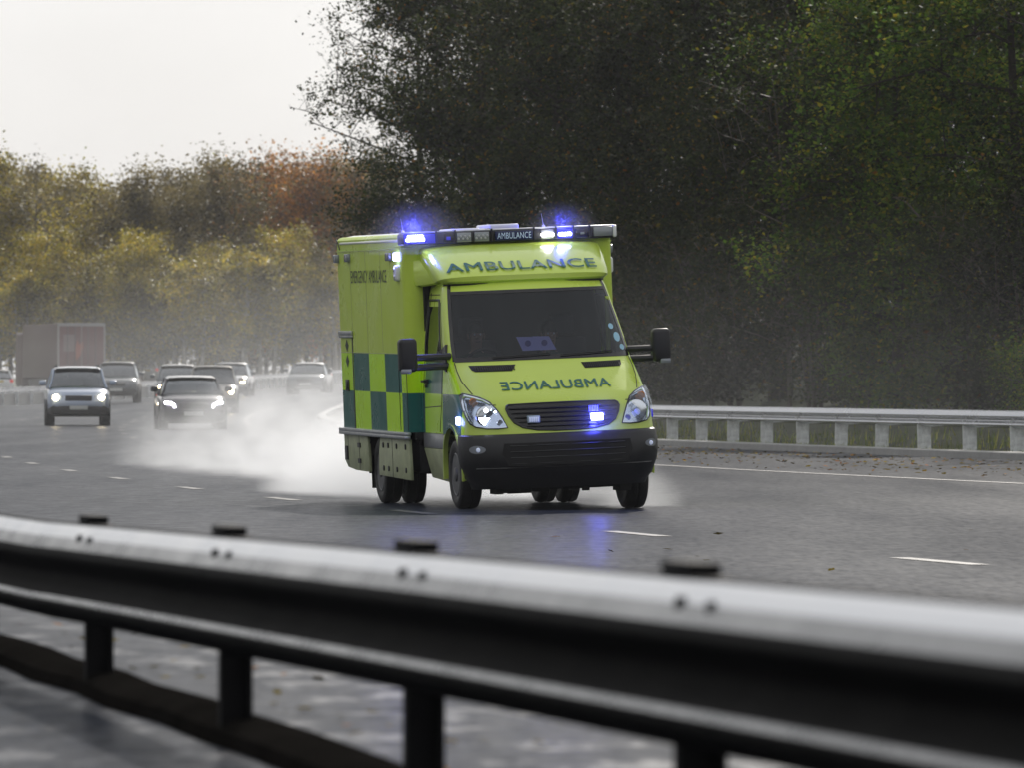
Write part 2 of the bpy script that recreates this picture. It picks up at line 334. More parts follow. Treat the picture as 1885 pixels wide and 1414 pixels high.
# kerb of the nearside verge
def profile_run(mb, fx, d0, d1, prof, step=4.0, zoff=0.0, mi=0, base=None):
    ds = list(np.arange(d0, d1, step))+[d1]; vs = []; fs = []; n = len(prof)
    for D in ds:
        X = fx(D); sl_ = (fx(D+.5)-fx(D-.5)); nl = math.hypot(1, sl_); px_, py_ = 1/nl, -sl_/nl
        zb = zg(X, D) if base is None else base(X, D)
        for (q, z) in prof: vs.append((X+q*px_, D+q*py_, zb+z+zoff))
    for i in range(len(ds)-1):
        for k in range(n-1): fs.append((i*n+k, i*n+k+1, (i+1)*n+k+1, (i+1)*n+k))
    m0 = len(mb.m); mb.add(vs, fs, 0 if isinstance(mi, list) else mi)
    if isinstance(mi, list):
        for q in range(len(fs)): mb.m[m0+q] = mi[q % (n-1)]
kb = MB(); profile_run(kb, lambda d: XB(d)-2.0, 10, 420, [(-.16,-.02),(-.14,.11),(-.10,.13),(.12,.13),(.14,.10),(.14,-.02)], base=lambda X, D: zg(X-.3, D))
kb.build('kerb', M['kerb'], smooth=True)['kind'] = 'structure'
kb = MB()
random.seed(3)
jit = [(d, random.uniform(-.05, .05)) for d in range(-10, 60, 1)]
profile_run(kb, lambda d: XM(d)+.03+interp(jit, d)*.7, 2, 60, [(-.12,-.02),(-.10,.04),(-.05,.065),(.04,.07),(.09,.04),(.12,-.02)], step=.5)
kb.build('median_kerb', M['darkkerb'], smooth=True)['kind'] = 'structure'

# ------------------------------------------------------------------ safety barriers
WB = [(.0,.312),(.012,.306),(.034,.284),(.048,.268),(.072,.232),(.083,.212),(.080,.200),(.030,.164),(.020,.154),(.017,.140),(.020,.124),(.030,.114),(.066,.084),(.080,.068),(.083,.056),(.078,.044),(.050,.026),(.012,.004),(.0,.0)]
def wbeam(flip, zb, sh=0):
    s = -1 if flip else 1
    o = [(s*q+sh, z+zb) for q, z in WB]; b = [(s*(q-.004)+sh, z+zb) for q, z in reversed(WB)]
    return o+b+[o[0]]
def zpost(w_=.11, d_=.05, h=.8, t=.006):
    mb = MB(); mb.box(-w_/2, w_/2, -t/2, t/2, -.3, h); mb.box(-w_/2, -w_/2+t, t/2, d_, -.3, h); mb.box(w_/2-t, w_/2, -d_, -t/2, -.3, h); return mb
# near barrier beside the camera
def nbz(D): return .0095*(24-D) if D < 24 else 0
def zmed(X, D): return zg(X, D) if D > 60 else .33
nb = empty('safety_barrier', (-1.29, 22.9, .33)); tag(nb, 'blurred steel crash barrier on dark posts crossing the whole foreground', 'crash barrier')
inv = Matrix.Translation(-Vector(nb.location))
def reparent(o, p):
    o.data.transform(Matrix.Translation(-Vector(p.location))); o.parent = p; return o
b_ = MB(); profile_run(b_, XM, 3, 60, wbeam(True, .21, -.045), step=.8, mi=[(0 if k in (1, 2) else 1 if k in (3, 12) else 2) for k in range(40)], base=lambda X, D: .33 + nbz(D))  # bright, middle and dark bands paint sky light and shade onto the rail
r_ = b_.build('rail', [M['railtop'], M['rail'], M['railshade']], smooth=True); reparent(r_, nb)
postm = None
def dirn(D): s = XM(D+.5)-XM(D-.5); return math.atan2(-s, 1)
nposts = [22.9-3.15*k for k in range(-9, 6)]
for D in nposts:
    if postm is None:
        mb = MB(); mb.box(-.04, .04, -.0, .008, -.5, .50); mb.box(-.04, -.032, .008, .06, -.5, .50); mb.box(.032, .04, -.05, 0, -.5, .50)
        mb.box(-.042, .042, -.055, .065, .785-.29, .805-.29)
        po = mb.build('post', M['posts']); postm = po.data
    else: po = bpy.data.objects.new('post', postm); col.objects.link(po)
    po.parent = nb; po.location = (XM(D)+.0-nb.location.x, D-nb.location.y, nbz(D)); po.rotation_euler = (0, 0, dirn(D))
# splice plates, bolts and marker studs on top of the rail
bm_ = None
for D in nposts:
    X = XM(D)
    if bm_ is None:
        bo = MB().lathe([(.0001,-.058),(.016,-.057),(.018,-.05),(.018,-.030)], (0, 0, 0), 'x', 10).build('bolt', M['posts']); bm_ = bo.data
        mb = MB(); mb.box(-.05, .02, -.25, .22, .505, .522); mb.box(-.045, .015, -.12, .16, .522, .548)
        ca = mb.build('reflector_bracket', M['posts'], bevel=.004); cm_ = ca.data
    else:
        bo = bpy.data.objects.new('bolt', bm_); col.objects.link(bo)
        ca = bpy.data.objects.new('reflector_bracket', cm_); col.objects.link(ca)
    for o in (bo, ca): o.parent = nb; o.rotation_euler = (0, 0, dirn(D))
    k = 0
    for q, zq in ((-.14, .475), (.14, .475)):
        if k: bo = bpy.data.objects.new('bolt', bm_); col.objects.link(bo); bo.parent = nb; bo.rotation_euler = (0, 0, dirn(D))
        k += 1; Db = D-.42+q; bo.location = (XM(Db)-nb.location.x-.045, Db-nb.location.y, nbz(D)+zq)
    ca.location = (X-nb.location.x, D-nb.location.y, nbz(D))

# nearside barrier behind the ambulance: double rail on pale posts
fb = empty('safety_barrier', (8.57, 129, zg(8.57, 129))); tag(fb, 'long galvanised crash barrier on pale square posts in front of the dark wood', 'crash barrier')
b_ = MB(); profile_run(b_, lambda d: XB(d)-.03, 60, 330, wbeam(True, .47), step=3, base=lambda X, D: zg(XB(D)-.3, D)); reparent(b_.build('rail', M['galv'], smooth=True), fb)
b_ = MB(); profile_run(b_, lambda d: XB(d)+.16, 60, 330, wbeam(False, .47), step=3, base=lambda X, D: zg(XB(D)-.3, D)); reparent(b_.build('rail', M['galv'], smooth=True), fb)
pm = None; D = 103.0; k = 0
fposts = []
while D < 265:
    fposts.append(D); s = XB(D+.5)-XB(D-.5); D += 3.2/math.hypot(1, s)
for D in fposts:
    s = XB(D+.5)-XB(D-.5)
    if pm is None:
        mb = MB(); mb.box(-.02, .21, -.0, .012, -.2, .60); mb.box(-.02, -.008, .012, .09, -.2, .60); mb.box(.20, .21, -.07, 0, -.2, .60)
        po = mb.build('post', M['galvdull']); pm = po.data
    else: po = bpy.data.objects.new('post', pm); col.objects.link(po)
    po.parent = fb; po.location = (XB(D)-.07-fb.location.x, D-fb.location.y, zg(XB(D)-.3, D)-fb.location.z); po.rotation_euler = (random.uniform(-.02,.02), random.uniform(-.03,.03), -math.atan(s)*.4)
sj = None
for D in fposts[::1][1::2]:
    if sj is None:
        mb = MB()
        for q in (-.12, -.04, .04, .12):
            for z in (.50, .58, .68, .755): mb.lathe([(.0001,-.006),(.012,-.005),(.014,0),(.014,.004)], (-.085 if z in (.58,.68) else -.06, q, z), 'x', 8)
        mb.box(-.106, -.100, -.17, -.155, .485, .775)
        jo = mb.build('rail_joint', M['posts']); sj = jo.data
    else: jo = bpy.data.objects.new('rail_joint', sj); col.objects.link(jo)
    jo.parent = fb; s = XB(D+.5)-XB(D-.5); jo.location = (XB(D)-.03-fb.location.x, D+.8-fb.location.y, zg(XB(D)-.3, D)-fb.location.z); jo.rotation_euler = (0, 0, -math.atan(s))

# median barrier far off
mbz = empty('safety_barrier', (-22.4, 320, zg(-22.4, 320))); tag(mbz, 'far median crash barrier between the two streams of traffic, fading in spray', 'crash barrier')
b_ = MB(); profile_run(b_, XM, 285, 520, wbeam(True, .50), step=4); reparent(b_.build('rail', M['galv'], smooth=True), mbz)
b_ = MB(); profile_run(b_, XM, 285, 520, [(-.1,0),(-.06,.52),(.06,.52),(.1,0)], step=4); reparent(b_.build('concrete_plinth', M['kerb'], smooth=True), mbz)
for D in np.arange(288, 480, 3.2):
    po = bpy.data.objects.new('post', pm); col.objects.link(po); po.parent = mbz
    po.location = (XM(D)-mbz.location.x, D-mbz.location.y, zg(XM(D), D)-mbz.location.z)

# ================================================================== the ambulance
AT = [(.27,-.90,.50,.90),(.35,-.97,.52,.95),(.50,-1.02,.55,.985),(.70,-1.01,.56,.995),(.80,-.98,.56,.997),(.95,-.92,.56,.995),(1.06,-.86,.56,.992),
(1.15,-.76,.56,.99),(1.25,-.60,.55,.985),(1.35,-.44,.54,.98),(1.45,-.28,.53,.972),(1.52,-.16,.52,.965),(1.75,.07,.47,.945),(2.0,.33,.40,.91),(2.27,.60,.32,.865),(2.35,.70,.30,.84),(2.42,.84,.27,.80),(2.47,1.05,.2,.72)]
PEX = 2.6; BACK = 1.56
def prof(z):
    zs = [a[0] for a in AT]; return [float(np.interp(z, zs, [a[i] for a in AT])) for i in (1,2,3)]
def cpt(phi, z, off=0.0):      # point of the cab skin at plan angle phi (degrees), 0 = nose
    f, d, wd = prof(z); s = math.sin(R(abs(phi))); c = math.cos(R(phi))
    x = wd*(s**(2/PEX))*(1 if phi >= 0 else -1); y = f+d*(1-c**(2/PEX))
    return Vector((x, y, z))
def cnorm(phi, z):
    e = 1.5; a = cpt(min(phi+e, 89.9), z); b = cpt(max(phi-e, -89.9), z); u = cpt(phi, z+.015)-cpt(phi, z-.015)
    n = (a-b).cross(u); n.normalize(); return n
def cskin(phi, z, off):
    return cpt(phi, z)+cnorm(phi, z)*off
def x2phi(x, z):
    wd = prof(z)[2]; s = min(abs(x)/wd, 1)**(PEX/2); return math.degrees(math.asin(min(s, 1)))*(1 if x >= 0 else -1)
amb = empty('ambulance', (.385, 75.0, 0), (R(.5), R(-2.4), R(11.7)))
tag(amb, 'yellow green box ambulance with chequered sides and blue lamps lit, driving towards the camera', 'ambulance')

WSZ0, WSZ1, WSP = 1.545, 2.25, 67.0
zs = [.80,.84,.88,.92,.96,1.0,1.04,1.08,1.12,1.16,1.2,1.25,1.3,1.35,1.4,1.45,1.5,WSZ0]+[WSZ0+(WSZ1-WSZ0)*i/10 for i in range(1,11)]+[2.29,2.32,2.35,2.385,2.42,2.445,2.465]
phis = [-90,-87,-84,-80,-75,-71,-WSP]+[-WSP+2*WSP*i/30 for i in range(1,30)]+[WSP,71,75,80,84,87,90]
def lowcab(zlist, mats, name, z_open, cut_arch=True, full_low=False):
    pass
ARC_Y, ARC_Z, ARC_R = 0.0, .40, .50
SD = 22
def side_x(y, z):
    f, d, wd = prof(z); y0 = f+d
    return wd
zside = [.36,.42,.48,.54,.60,.66,.72,.76]+zs
# front + corner shell
mb = MB(); idx = {}; vs = []; fs = []
cols_ = [('s', -1, i) for i in range(SD)] + [('p', p) for p in phis] + [('s', 1, SD-1-i) for i in range(SD)]
def colpt(c, z):
    if c[0] == 'p': return cpt(c[1], z)
    f, d, wd = prof(z); y0 = f+d; t = 1-c[2]/SD
    return Vector((c[1]*wd, y0+(BACK-y0)*t, z))
grid = [[colpt(c, z) for c in cols_] for z in zs]
# pull side vertices onto the wheel arch
def archfix(p, zmin=.80):
    dy, dz = p.y-ARC_Y, p.z-ARC_Z; r = math.hypot(dy, dz)
    return r
nv = len(cols_); P_ = []
for i, z in enumerate(zs):
    for j, c in enumerate(cols_):
        p = grid[i][j].copy(); r = archfix(p)
        if abs(p.x) > .9 and z < 1.02 and ARC_R-.10 < r < ARC_R:
            k = ARC_R/r; p.y = ARC_Y+(p.y-ARC_Y)*k; p.z = ARC_Z+(p.z-ARC_Z)*k
        P_.append(p)
FW = []
for i in range(len(zs)-1):
    for j in range(nv-1):
        q = (i*nv+j, i*nv+j+1, (i+1)*nv+j+1, (i+1)*nv+j)
        ps = [P_[k] for k in q]; zc = sum(p.z for p in ps)/4; yc = sum(p.y for p in ps)/4; xc = abs(sum(p.x for p in ps)/4)
        if xc > .85 and min(math.hypot(p.y-ARC_Y, p.z-ARC_Z) for p in ps) < ARC_R-.002: continue
        ws = cols_[j][0] == 'p' and cols_[j+1][0] == 'p' and abs(cols_[j][1]) <= WSP and abs(cols_[j+1][1]) <= WSP and zs[i] >= WSZ0-.001 and zs[i+1] <= WSZ1+.001
        if ws: continue
        # door window
        if cols_[j][0] == 's' and cols_[j+1][0] == 's' and 3 <= cols_[j][2] <= SD-2 and 3 <= cols_[j+1][2] <= SD-2 and zs[i] >= WSZ0+.02 and zs[i+1] <= 2.16: continue
        fs.append(q)
fs.append(tuple((len(zs)-1)*nv+j for j in range(nv)))
mb.add(P_, fs); cabo = mb.build('cab_body', M['cab'], amb, smooth=True)
# windscreen with its black border
def patch(name, poly, m, off=.004, parent=amb, cuts=3, flat=False, thick=0):
    bm = bmesh.new(); vs_ = [bm.verts.new((p[0]*.01, p[1], 0)) for p in poly]; bm.faces.new(vs_)
    bmesh.ops.triangulate(bm, faces=bm.faces[:]); bmesh.ops.subdivide_edges(bm, edges=bm.edges[:], cuts=cuts, use_grid_fill=True)
    if thick:
        r = bmesh.ops.extrude_face_region(bm, geom=bm.faces[:]); top = [g for g in r['geom'] if isinstance(g, bmesh.types.BMVert)]
        for v in top: v.co.z = 1
    for v in bm.verts: v.co = cskin(v.co.x*100, v.co.y, off-(thick if v.co.z > .5 else 0))
    bmesh.ops.recalc_face_normals(bm, faces=bm.faces)
    for f in bm.faces: f.smooth = True
    me = bpy.data.meshes.new(name); bm.to_mesh(me); bm.free(); me.materials.append(m)
    o = bpy.data.objects.new(name, me); col.objects.link(o); o.parent = parent; return o
def gpatch(name, p0, p1, z0, z1, m, off, parent, n=24, k=8):
    vs_ = []; fs_ = []
    for i in range(k+1):
        for j in range(n+1): vs_.append(cskin(p0+(p1-p0)*j/n, z0+(z1-z0)*i/k, off))
    for i in range(k):
        for j in range(n): fs_.append((i*(n+1)+j, i*(n+1)+j+1, (i+1)*(n+1)+j+1, (i+1)*(n+1)+j))
    return MB().add(vs_, fs_).build(name, m, parent, smooth=True)
gl = gpatch('windscreen', -WSP, WSP, WSZ0, WSZ1, M['glass'], .002, amb)
for a, b2, c, d in ((-WSP-3.2, -WSP+3.0, WSZ0-.005, 2.33), (WSP-3.0, WSP+3.2, WSZ0-.005, 2.33), (-WSP, WSP, WSZ0-.012, WSZ0+.035), (-WSP, WSP, WSZ1-.03, WSZ1+.005)):
    gpatch('windscreen_seal', a, b2, c, d, M['blackgloss'], .005, gl, n=30 if b2-a > 20 else 3, k=14 if d-c > .2 else 2)
# door windows
for s in (-1, 1):
    vs_ = []; fs_ = []; za = [WSZ0+(WSZ1-WSZ0)*i/10 for i in range(0, 10)]
    for z in za:
        for k in (2.6, SD*.35, SD*.65, SD-1.6):
            p = colpt(('s', s, k), z); vs_.append((p.x-s*.006, p.y, p.z))
    for i in range(len(za)-1):
        for k in range(3): fs_.append((i*4+k, i*4+k+1, i*4+k+5, i*4+k+4))
    dw = MB().add(vs_, fs_).build('door_window', M['sideglass'], amb, smooth=True)
    mb = MB(); loop = []
    zz = [WSZ0+.01+(2.17-WSZ0-.01)*i/8 for i in range(9)]
    for z in zz: loop.append(colpt(('s', s, SD-2.1), z))
    for k in np.linspace(SD-3, 4, 8): loop.append(colpt(('s', s, k), 2.175))
    for z in zz[::-1]: loop.append(colpt(('s', s, 3.0), z))
    for k in np.linspace(4, SD-3, 8): loop.append(colpt(('s', s, k), WSZ0+.008))
    loop.append(loop[0]); mb.tube(loop, .014, 6, cap=False); mb.build('window_seal', M['black'], dw, smooth=True)
    # door seams
    mb = MB()
    pts = [colpt(('s', s, SD-.4), z) for z in np.linspace(2.15, 1.56, 8)]+[Vector((s*prof(z)[2], yy, z)) for z, yy in ((1.5,.46),(1.35,.46),(1.2,.46),(1.05,.49),(.9,.55),(.82,.57))]
    mb.tube(pts, .005, 5, cap=False)
    pts = [Vector((s*prof(z)[2], 1.42-(z-1.6)*.05 if z > 1.6 else 1.42, z)) for z in np.linspace(.82, 2.25, 14)]
    mb.tube(pts, .005, 5, cap=False); mb.tube([colpt(('s', s, k), 2.23) for k in np.linspace(2, SD-1, 8)], .005, 5, cap=False)
    mb.tube([Vector((s*.99, yy, 1.10-.03*yy)) for yy in np.linspace(.5, 1.4, 6)], .006, 5, cap=False)
    mb.build('door_seam', M['black'], amb)
    mb = MB(); mb.box(s*.99-.01, s*.99+.01, 1.18, 1.36, 1.31, 1.36); mb.box(s*1.005, s*1.035, 1.20, 1.34, 1.325, 1.35); mb.lathe([(.02,-.01),(.02,.012)], (s*.995, 1.27, 1.285), 'x', 12)
    mb.build('door_handle', M['black'], amb, bevel=.004)
# plan of the lower side (sill) behind the front wheel
for s in (-1, 1):
    mb = MB(); xs_ = s*.985
    y0, y1 = .50, 1.50
    mb.add([(xs_, .50,.80),(xs_,1.55,.80),(xs_,1.55,.64),(xs_,.49,.64),(xs_-s*.12,.50,.80),(xs_-s*.12,1.55,.80),(xs_-s*.12,1.55,.64),(xs_-s*.12,.49,.64)],
           [(0,1,2,3),(4,7,6,5),(0,4,5,1),(3,2,6,7),(0,3,7,4),(1,5,6,2)]); mb.build('sill', M['silver'], amb, bevel=.012)
    mb = MB(); mb.add([(xs_, .49,.638),(xs_,1.55,.638),(xs_-s*.04,1.36,.33),(xs_-s*.04,.49,.30),(xs_-s*.16, .49,.638),(xs_-s*.16,1.55,.638),(xs_-s*.16,1.36,.33),(xs_-s*.16,.49,.30)],
           [(0,1,2,3),(4,7,6,5),(0,4,5,1),(3,2,6,7),(0,3,7,4),(1,5,6,2)]); mb.build('side_step', M['skirt'], amb, bevel=.01)
    # wheel arch lip
    mb = MB(); pts = []
    for a in np.linspace(-8, 188, 26):
        y = ARC_Y+ARC_R*math.cos(R(a)); z = ARC_Z+ARC_R*math.sin(R(a))
        pts.append(Vector((s*(prof(max(z,.5))[2]-.004), y, z)))
    inner = [Vector((p.x, ARC_Y+(p.y-ARC_Y)*.93, ARC_Z+(p.z-ARC_Z)*.93)) for p in pts]
    vs_ = []; fs_ = []
    for p, q in zip(pts, inner): vs_ += [p+Vector((-s*.004,0,0)), p+Vector((s*.018,0,0)), q+Vector((s*.018,0,0)), q-Vector((s*.25,0,0))]
    for i in range(len(pts)-1):
        for k in range(3): fs_.append((4*i+k, 4*i+k+1, 4*i+k+5, 4*i+k+4))
    mb.add(vs_, fs_); mb.build('wheel_arch', M['cab'], amb, smooth=True)
    mb = MB(); vs_ = []; fs_ = []
    for p in inner: vs_ += [p-Vector((s*.03,0,0)), p-Vector((s*.42,0,0))]
    for i in range(len(inner)-1): fs_.append((2*i, 2*i+1, 2*i+3, 2*i+2))
    n0 = len(vs_); vs_ += [v-Vector((s*.0,0,0)) for v in [q-Vector((s*.42,0,0)) for q in inner]]; fs_.append(tuple(range(n0, n0+len(inner))))
    mb.add(vs_, fs_); mb.build('wheel_well', M['dark'], amb)
# bumper
mb = MB(); vs_ = []; fs_ = []
bz = [.245,.29,.35,.42,.50,.58,.66,.72,.755,.785,.80]; bph = np.linspace(-90, 90, 61)
def bsk(phi, z):
    zz = max(z, .27); o = .022+.018*math.sin(min(max((z-.45)/.33, 0), 1)*math.pi)-(.02 if z > .79 else 0)
    if z < .42: o -= (.42-z)*.12
    dip = -.05*max(0, 1-abs(phi)/62)**.5 if z < .3 else 0
    p = cskin(max(min(phi, 89.5), -89.5), zz, o); p.z = z
    # rear end of the bumper stops at the wheel arch
    return p
for z in bz:
    for a in bph: vs_.append(bsk(a, z))
n = len(bph)
for i in range(len(bz)-1):
    for j in range(n-1):
        q = (i*n+j, i*n+j+1, (i+1)*n+j+1, (i+1)*n+j); ps = [vs_[k] for k in q]
        if abs(ps[0].x) > .7 and min(math.hypot(p.y-ARC_Y, p.z-ARC_Z) for p in ps) < ARC_R-.05: continue
        fs_.append(q)
m0 = len(vs_)
for a in bph: p = bsk(a, .80); vs_.append(Vector((p.x*.97, p.y+.05, .801)))
for j in range(n-1): fs_.append(((len(bz)-1)*n+j, (len(bz)-1)*n+j+1, m0+j+1, m0+j))
m1 = len(vs_)
for a in bph: p = bsk(a, .245); vs_.append(Vector((p.x*.9, p.y+.25, .262)))
for j in range(n-1): fs_.append((j, j+1, m1+j+1, m1+j))
mb.add(vs_, fs_); bump = mb.build('bumper', M['black'], amb, smooth=True)
# ragged lower valance, and the floor pan
mb = MB(); random.seed(5); px0 = -.66
while px0 < .62:
    wq = random.uniform(.04, .14); h = random.uniform(.0, .035); y = -.72+.15*abs(px0)
    mb.box(px0, px0+wq, y, y+.06, .222-h, .27); px0 += wq
mb.box(-.70, -.62, -.70, -.4, .19, .29); mb.box(.60, .72, -.62, -.3, .17, .29)
mb.build('underrun_valance', M['dark'], amb)
mb = MB(); mb.box(-.66, .66, -.7, 1.6, .27, .8); mb.box(-.9, .9, .52, 1.6, .36, .80); mb.box(-.42, .42, 1.6, 5.2, .34, .76); mb.box(-.1,.1,3.4,3.9,.22,.5)
mb.tube([(-.72,3.665,.36),(.72,3.665,.36)], .06, 12)
mb.build('chassis', M['dark'], amb)
# air intake ribs in the bumper
mb = MB()
for z in (.50, .56, .62, .68):
    mb.tube([bsk(a, z)+Vector((0,-.004,0)) for a in np.linspace(-30, 30, 15)], .007, 5)
mb.tube([bsk(a, .455)+Vector((0,-.002,0)) for a in np.linspace(-62, 62, 31)], .012, 6)
mb.build('intake_rib', M['black'], bump)
intake = [(-34,.70),(-36,.60),(-32,.49),(32,.49),(36,.60),(34,.70)]
patch('air_intake', [(a, z) for a, z in intake], M['dark'], off=.047, parent=bump)
for s in (-1, 1):
    fp = [(s*(58+9*math.cos(R(a))), .652+.040*math.sin(R(a))) for a in range(0, 360, 24)]
    fg = patch('fog_lamp', fp, M['clear'], off=.044, parent=bump)
    cc = cskin(s*56, .65, .05); MB().lathe([(.0001,-.012),(.018,-.008),(.024,.004)], cc, 'y', 14).build('bulb', M['headdim'], fg, smooth=True)
# bonnet seams, vents
mb = MB()
for s in (-1, 1):
    mb.tube([cskin(s*a, z, .001) for a, z in ((68,1.53),(67.5,1.45),(65,1.35),(60,1.27),(56,1.21))], .005, 5)
    mb.tube([cskin(s*a, z, .001) for a, z in ((49,1.12),(42,1.10),(37,1.095))], .005, 5)
mb.build('bonnet_seam', M['black'], amb)
for s in (-1, 1):
    pl = [(.34,1.493),(.80,1.497),(.785,1.45),(.755,1.432),(.40,1.43)] if s < 0 else [(.34,1.49),(.78,1.495),(.775,1.455),(.75,1.435),(.36,1.43)]
    v = patch('bonnet_vent', [(x2phi(s*x, z), z) for x, z in pl], M['dark'], off=.004)
    mb = MB()
    for x in np.arange(.37, .75, .022): mb.tube([cskin(x2phi(s*x, z), z, .006) for z in (1.437, 1.487)], .0035, 4)
    for z in (1.447, 1.462, 1.477): mb.tube([cskin(x2phi(s*x, z), z, .006) for x in (.36,.5,.62,.75)], .003, 4)
    mb.build('vent_bar', M['black'], v)
# grille
gp = [(-.585,1.05),(-.575,1.075),(-.55,1.09),(-.3,1.095),(0,1.097),(.3,1.095),(.55,1.09),(.575,1.075),(.585,1.05),(.565,.98),(.52,.91),(.44,.86),(.30,.832),(.12,.822),(-.12,.822),(-.30,.832),(-.44,.86),(-.52,.91),(-.565,.98)]
def gshape(s_, ctr=(0,.96)): return [(x2phi(x*s_, 0*x+ctr[1]+(z-ctr[1])*s_), ctr[1]+(z-ctr[1])*s_) for x, z in gp]
grl = patch('grille', gshape(1.0), M['blackgloss'], off=.004, cuts=4)
mb = MB(); lp = gshape(1.0); lp.append(lp[0]); mb.tube([cskin(a, z, .006) for a, z in lp], .009, 6, cap=False); mb.build('grille_surround', M['black'], grl, smooth=True)
mb = MB()
for z, hx in ((1.045,.56),(1.0,.545),(.955,.52),(.91,.48),(.865,.40)):
    mb.tube([cskin(x2phi(x, z), z, .012) for x in np.linspace(-hx, hx, 17)], [.003]+[.007]*15+[.003], 6)
mb.build('grille_bar', M['dark'], grl, smooth=True)
# headlamps
HL = [(.955,1.200),(.93,1.215),(.880,1.200),(.80,1.170),(.726,1.125),(.675,1.05),(.63,.96),(.593,.866),(.68,.858),(.78,.862),(.88,.880),(.925,.915),(.950,.98),(.965,1.08)]
for s in (-1, 1):
    def hp(sc_=1.0, c=(.79,1.02)):
        out = []
        for x, z in HL:
            xx, zz = c[0]+(x-c[0])*sc_, c[1]+(z-c[1])*sc_; out.append((x2phi(s*xx, zz), zz))
        return out
    h = patch('headlight', hp(), M['chrome'], off=.004, cuts=3)
    lp = hp(1.01); lp.append(lp[0]); MB().tube([cskin(a, z, .005) for a, z in lp], .007, 6, cap=False).build('lamp_surround', M['black'], h, smooth=True)
    c = cskin(x2phi(s*.775, .985), .985, .0); nrm = Vector((0,-1,0))
    mb = MB(); mb.lathe([(.0001,-.020),(.05,-.024),(.095,-.018),(.108,-.004),(.11,.03)], c+Vector((0,.0,0)), 'y', 28); mb.build('reflector_bowl', M['chrome'], h, smooth=True)
    if s < 0:
        mb = MB(); seg = [( .092*math.cos(R(a)), .092*math.sin(R(a))) for a in range(188, 353, 11)]
        vs_ = [(c.x, c.y-.030, c.z-.012)]+[(c.x+u, c.y-.030+abs(u)*.02, c.z+v_) for u, v_ in seg]
        MB().add(vs_, [(0, i, i+1) for i in range(1, len(seg))]).build('lit_beam', M['headlit'], h)
        mb = MB(); mb.lathe([(.0001,-.032),(.02,-.028),(.026,-.015)], c+Vector((-.01,0,.060)), 'y', 14); mb.lathe([(.0001,-.03),(.013,-.026),(.016,-.015)], c+Vector((.085,0,.04)), 'y', 12)
        mb.build('bulb', M['headlit'], h, smooth=True)
    else:
        mb = MB(); mb.lathe([(.0001,-.034),(.03,-.028),(.04,-.015)], c+Vector((0,0,-.02)), 'y', 14); mb.build('bulb', M['headdim'], h, smooth=True)
    c2 = cskin(x2phi(s*.87, 1.13), 1.13, .0); MB().lathe([(.0001,-.012),(.035,-.012),(.045,.0)], c2, 'y', 16).build('indicator', M['amber'], h, smooth=True)
    c3 = cskin(x2phi(s*.66, .915), .915, .0); MB().lathe([(.0001,-.010),(.028,-.014),(.034,.0)], c3, 'y', 16).build('side_bulb', M['clear'], h, smooth=True)
    patch('lamp_glass', hp(.985), M['lens'], off=.034, parent=h, cuts=2)
# flashing lamps in the grille
for x, lit in ((-.33, False), (.325, True)):
    c = cskin(x2phi(x, .94), .94, .0)
    o = MB().box(c.x-.065, c.x+.065, c.y-.045, c.y+.02, .902, .978).build('grille_lamp', M['unlit'] if not lit else M['bluelit'], amb, bevel=.01)
    mb = MB(); 
    for i in range(5): mb.box(c.x-.050+i*.021, c.x-.034+i*.021, c.y-.050, c.y-.044, .915, .965)
    mb.build('lamp_cell', M['headdim'] if not lit else M['bluehot'], o, bevel=.002)
    if lit:
        mb = MB()
        for i in range(6): mb.box(c.x-.075+i*.017, c.x-.067+i*.017, c.y+.0-.006, c.y+.004, .995, 1.055)
        mb.build('upper_cell', M['bluedim'], o)
# repeater lamp on the wing
for s in (-1, 1):
    x = s*prof(.9)[2]
    o = MB().box(x-.02, x+.02, -.47, -.34, .90, .985).build('wing_lamp', M['bluelit'] if s < 0 else M['bluelens'], amb, bevel=.01)
    MB().box(x+s*.018-.004, x+s*.018+.004, -.43, -.38, .915, .97).build('lamp_cell', M['bluehot'] if s < 0 else M['bluelens'], o, bevel=.002)
# lettering
def text_mesh(s, extra=0.0, bold=.0):
    cu = bpy.data.curves.new('lettering', 'FONT'); cu.body = s; cu.size = 1; cu.offset = bold; cu.space_character = 1.04; cu.align_x = 'CENTER'; cu.resolution_u = 4
    o = bpy.data.objects.new('tmp', cu); col.objects.link(o); dg = bpy.context.evaluated_depsgraph_get(); dg.update()
    me = bpy.data.meshes.new_from_object(o.evaluated_get(dg)); bpy.data.objects.remove(o)
    bm = bmesh.new(); bm.from_mesh(me)
    bmesh.ops.triangulate(bm, faces=bm.faces[:])
    for it in range(4):
        ll = [e for e in bm.edges if e.calc_length() > .16]
        if not ll: break
        bmesh.ops.subdivide_edges(bm, edges=ll, cuts=1); bmesh.ops.triangulate(bm, faces=bm.faces[:])
    xs_ = [v.co.x for v in bm.verts]; ys_ = [v.co.y for v in bm.verts]
    x0, x1, y0, y1 = min(xs_), max(xs_), min(ys_), max(ys_)
    for v in bm.verts: v.co.x = (v.co.x-x0)/(x1-x0)-.5; v.co.y = (v.co.y-y0)/(y1-y0)
    return bm
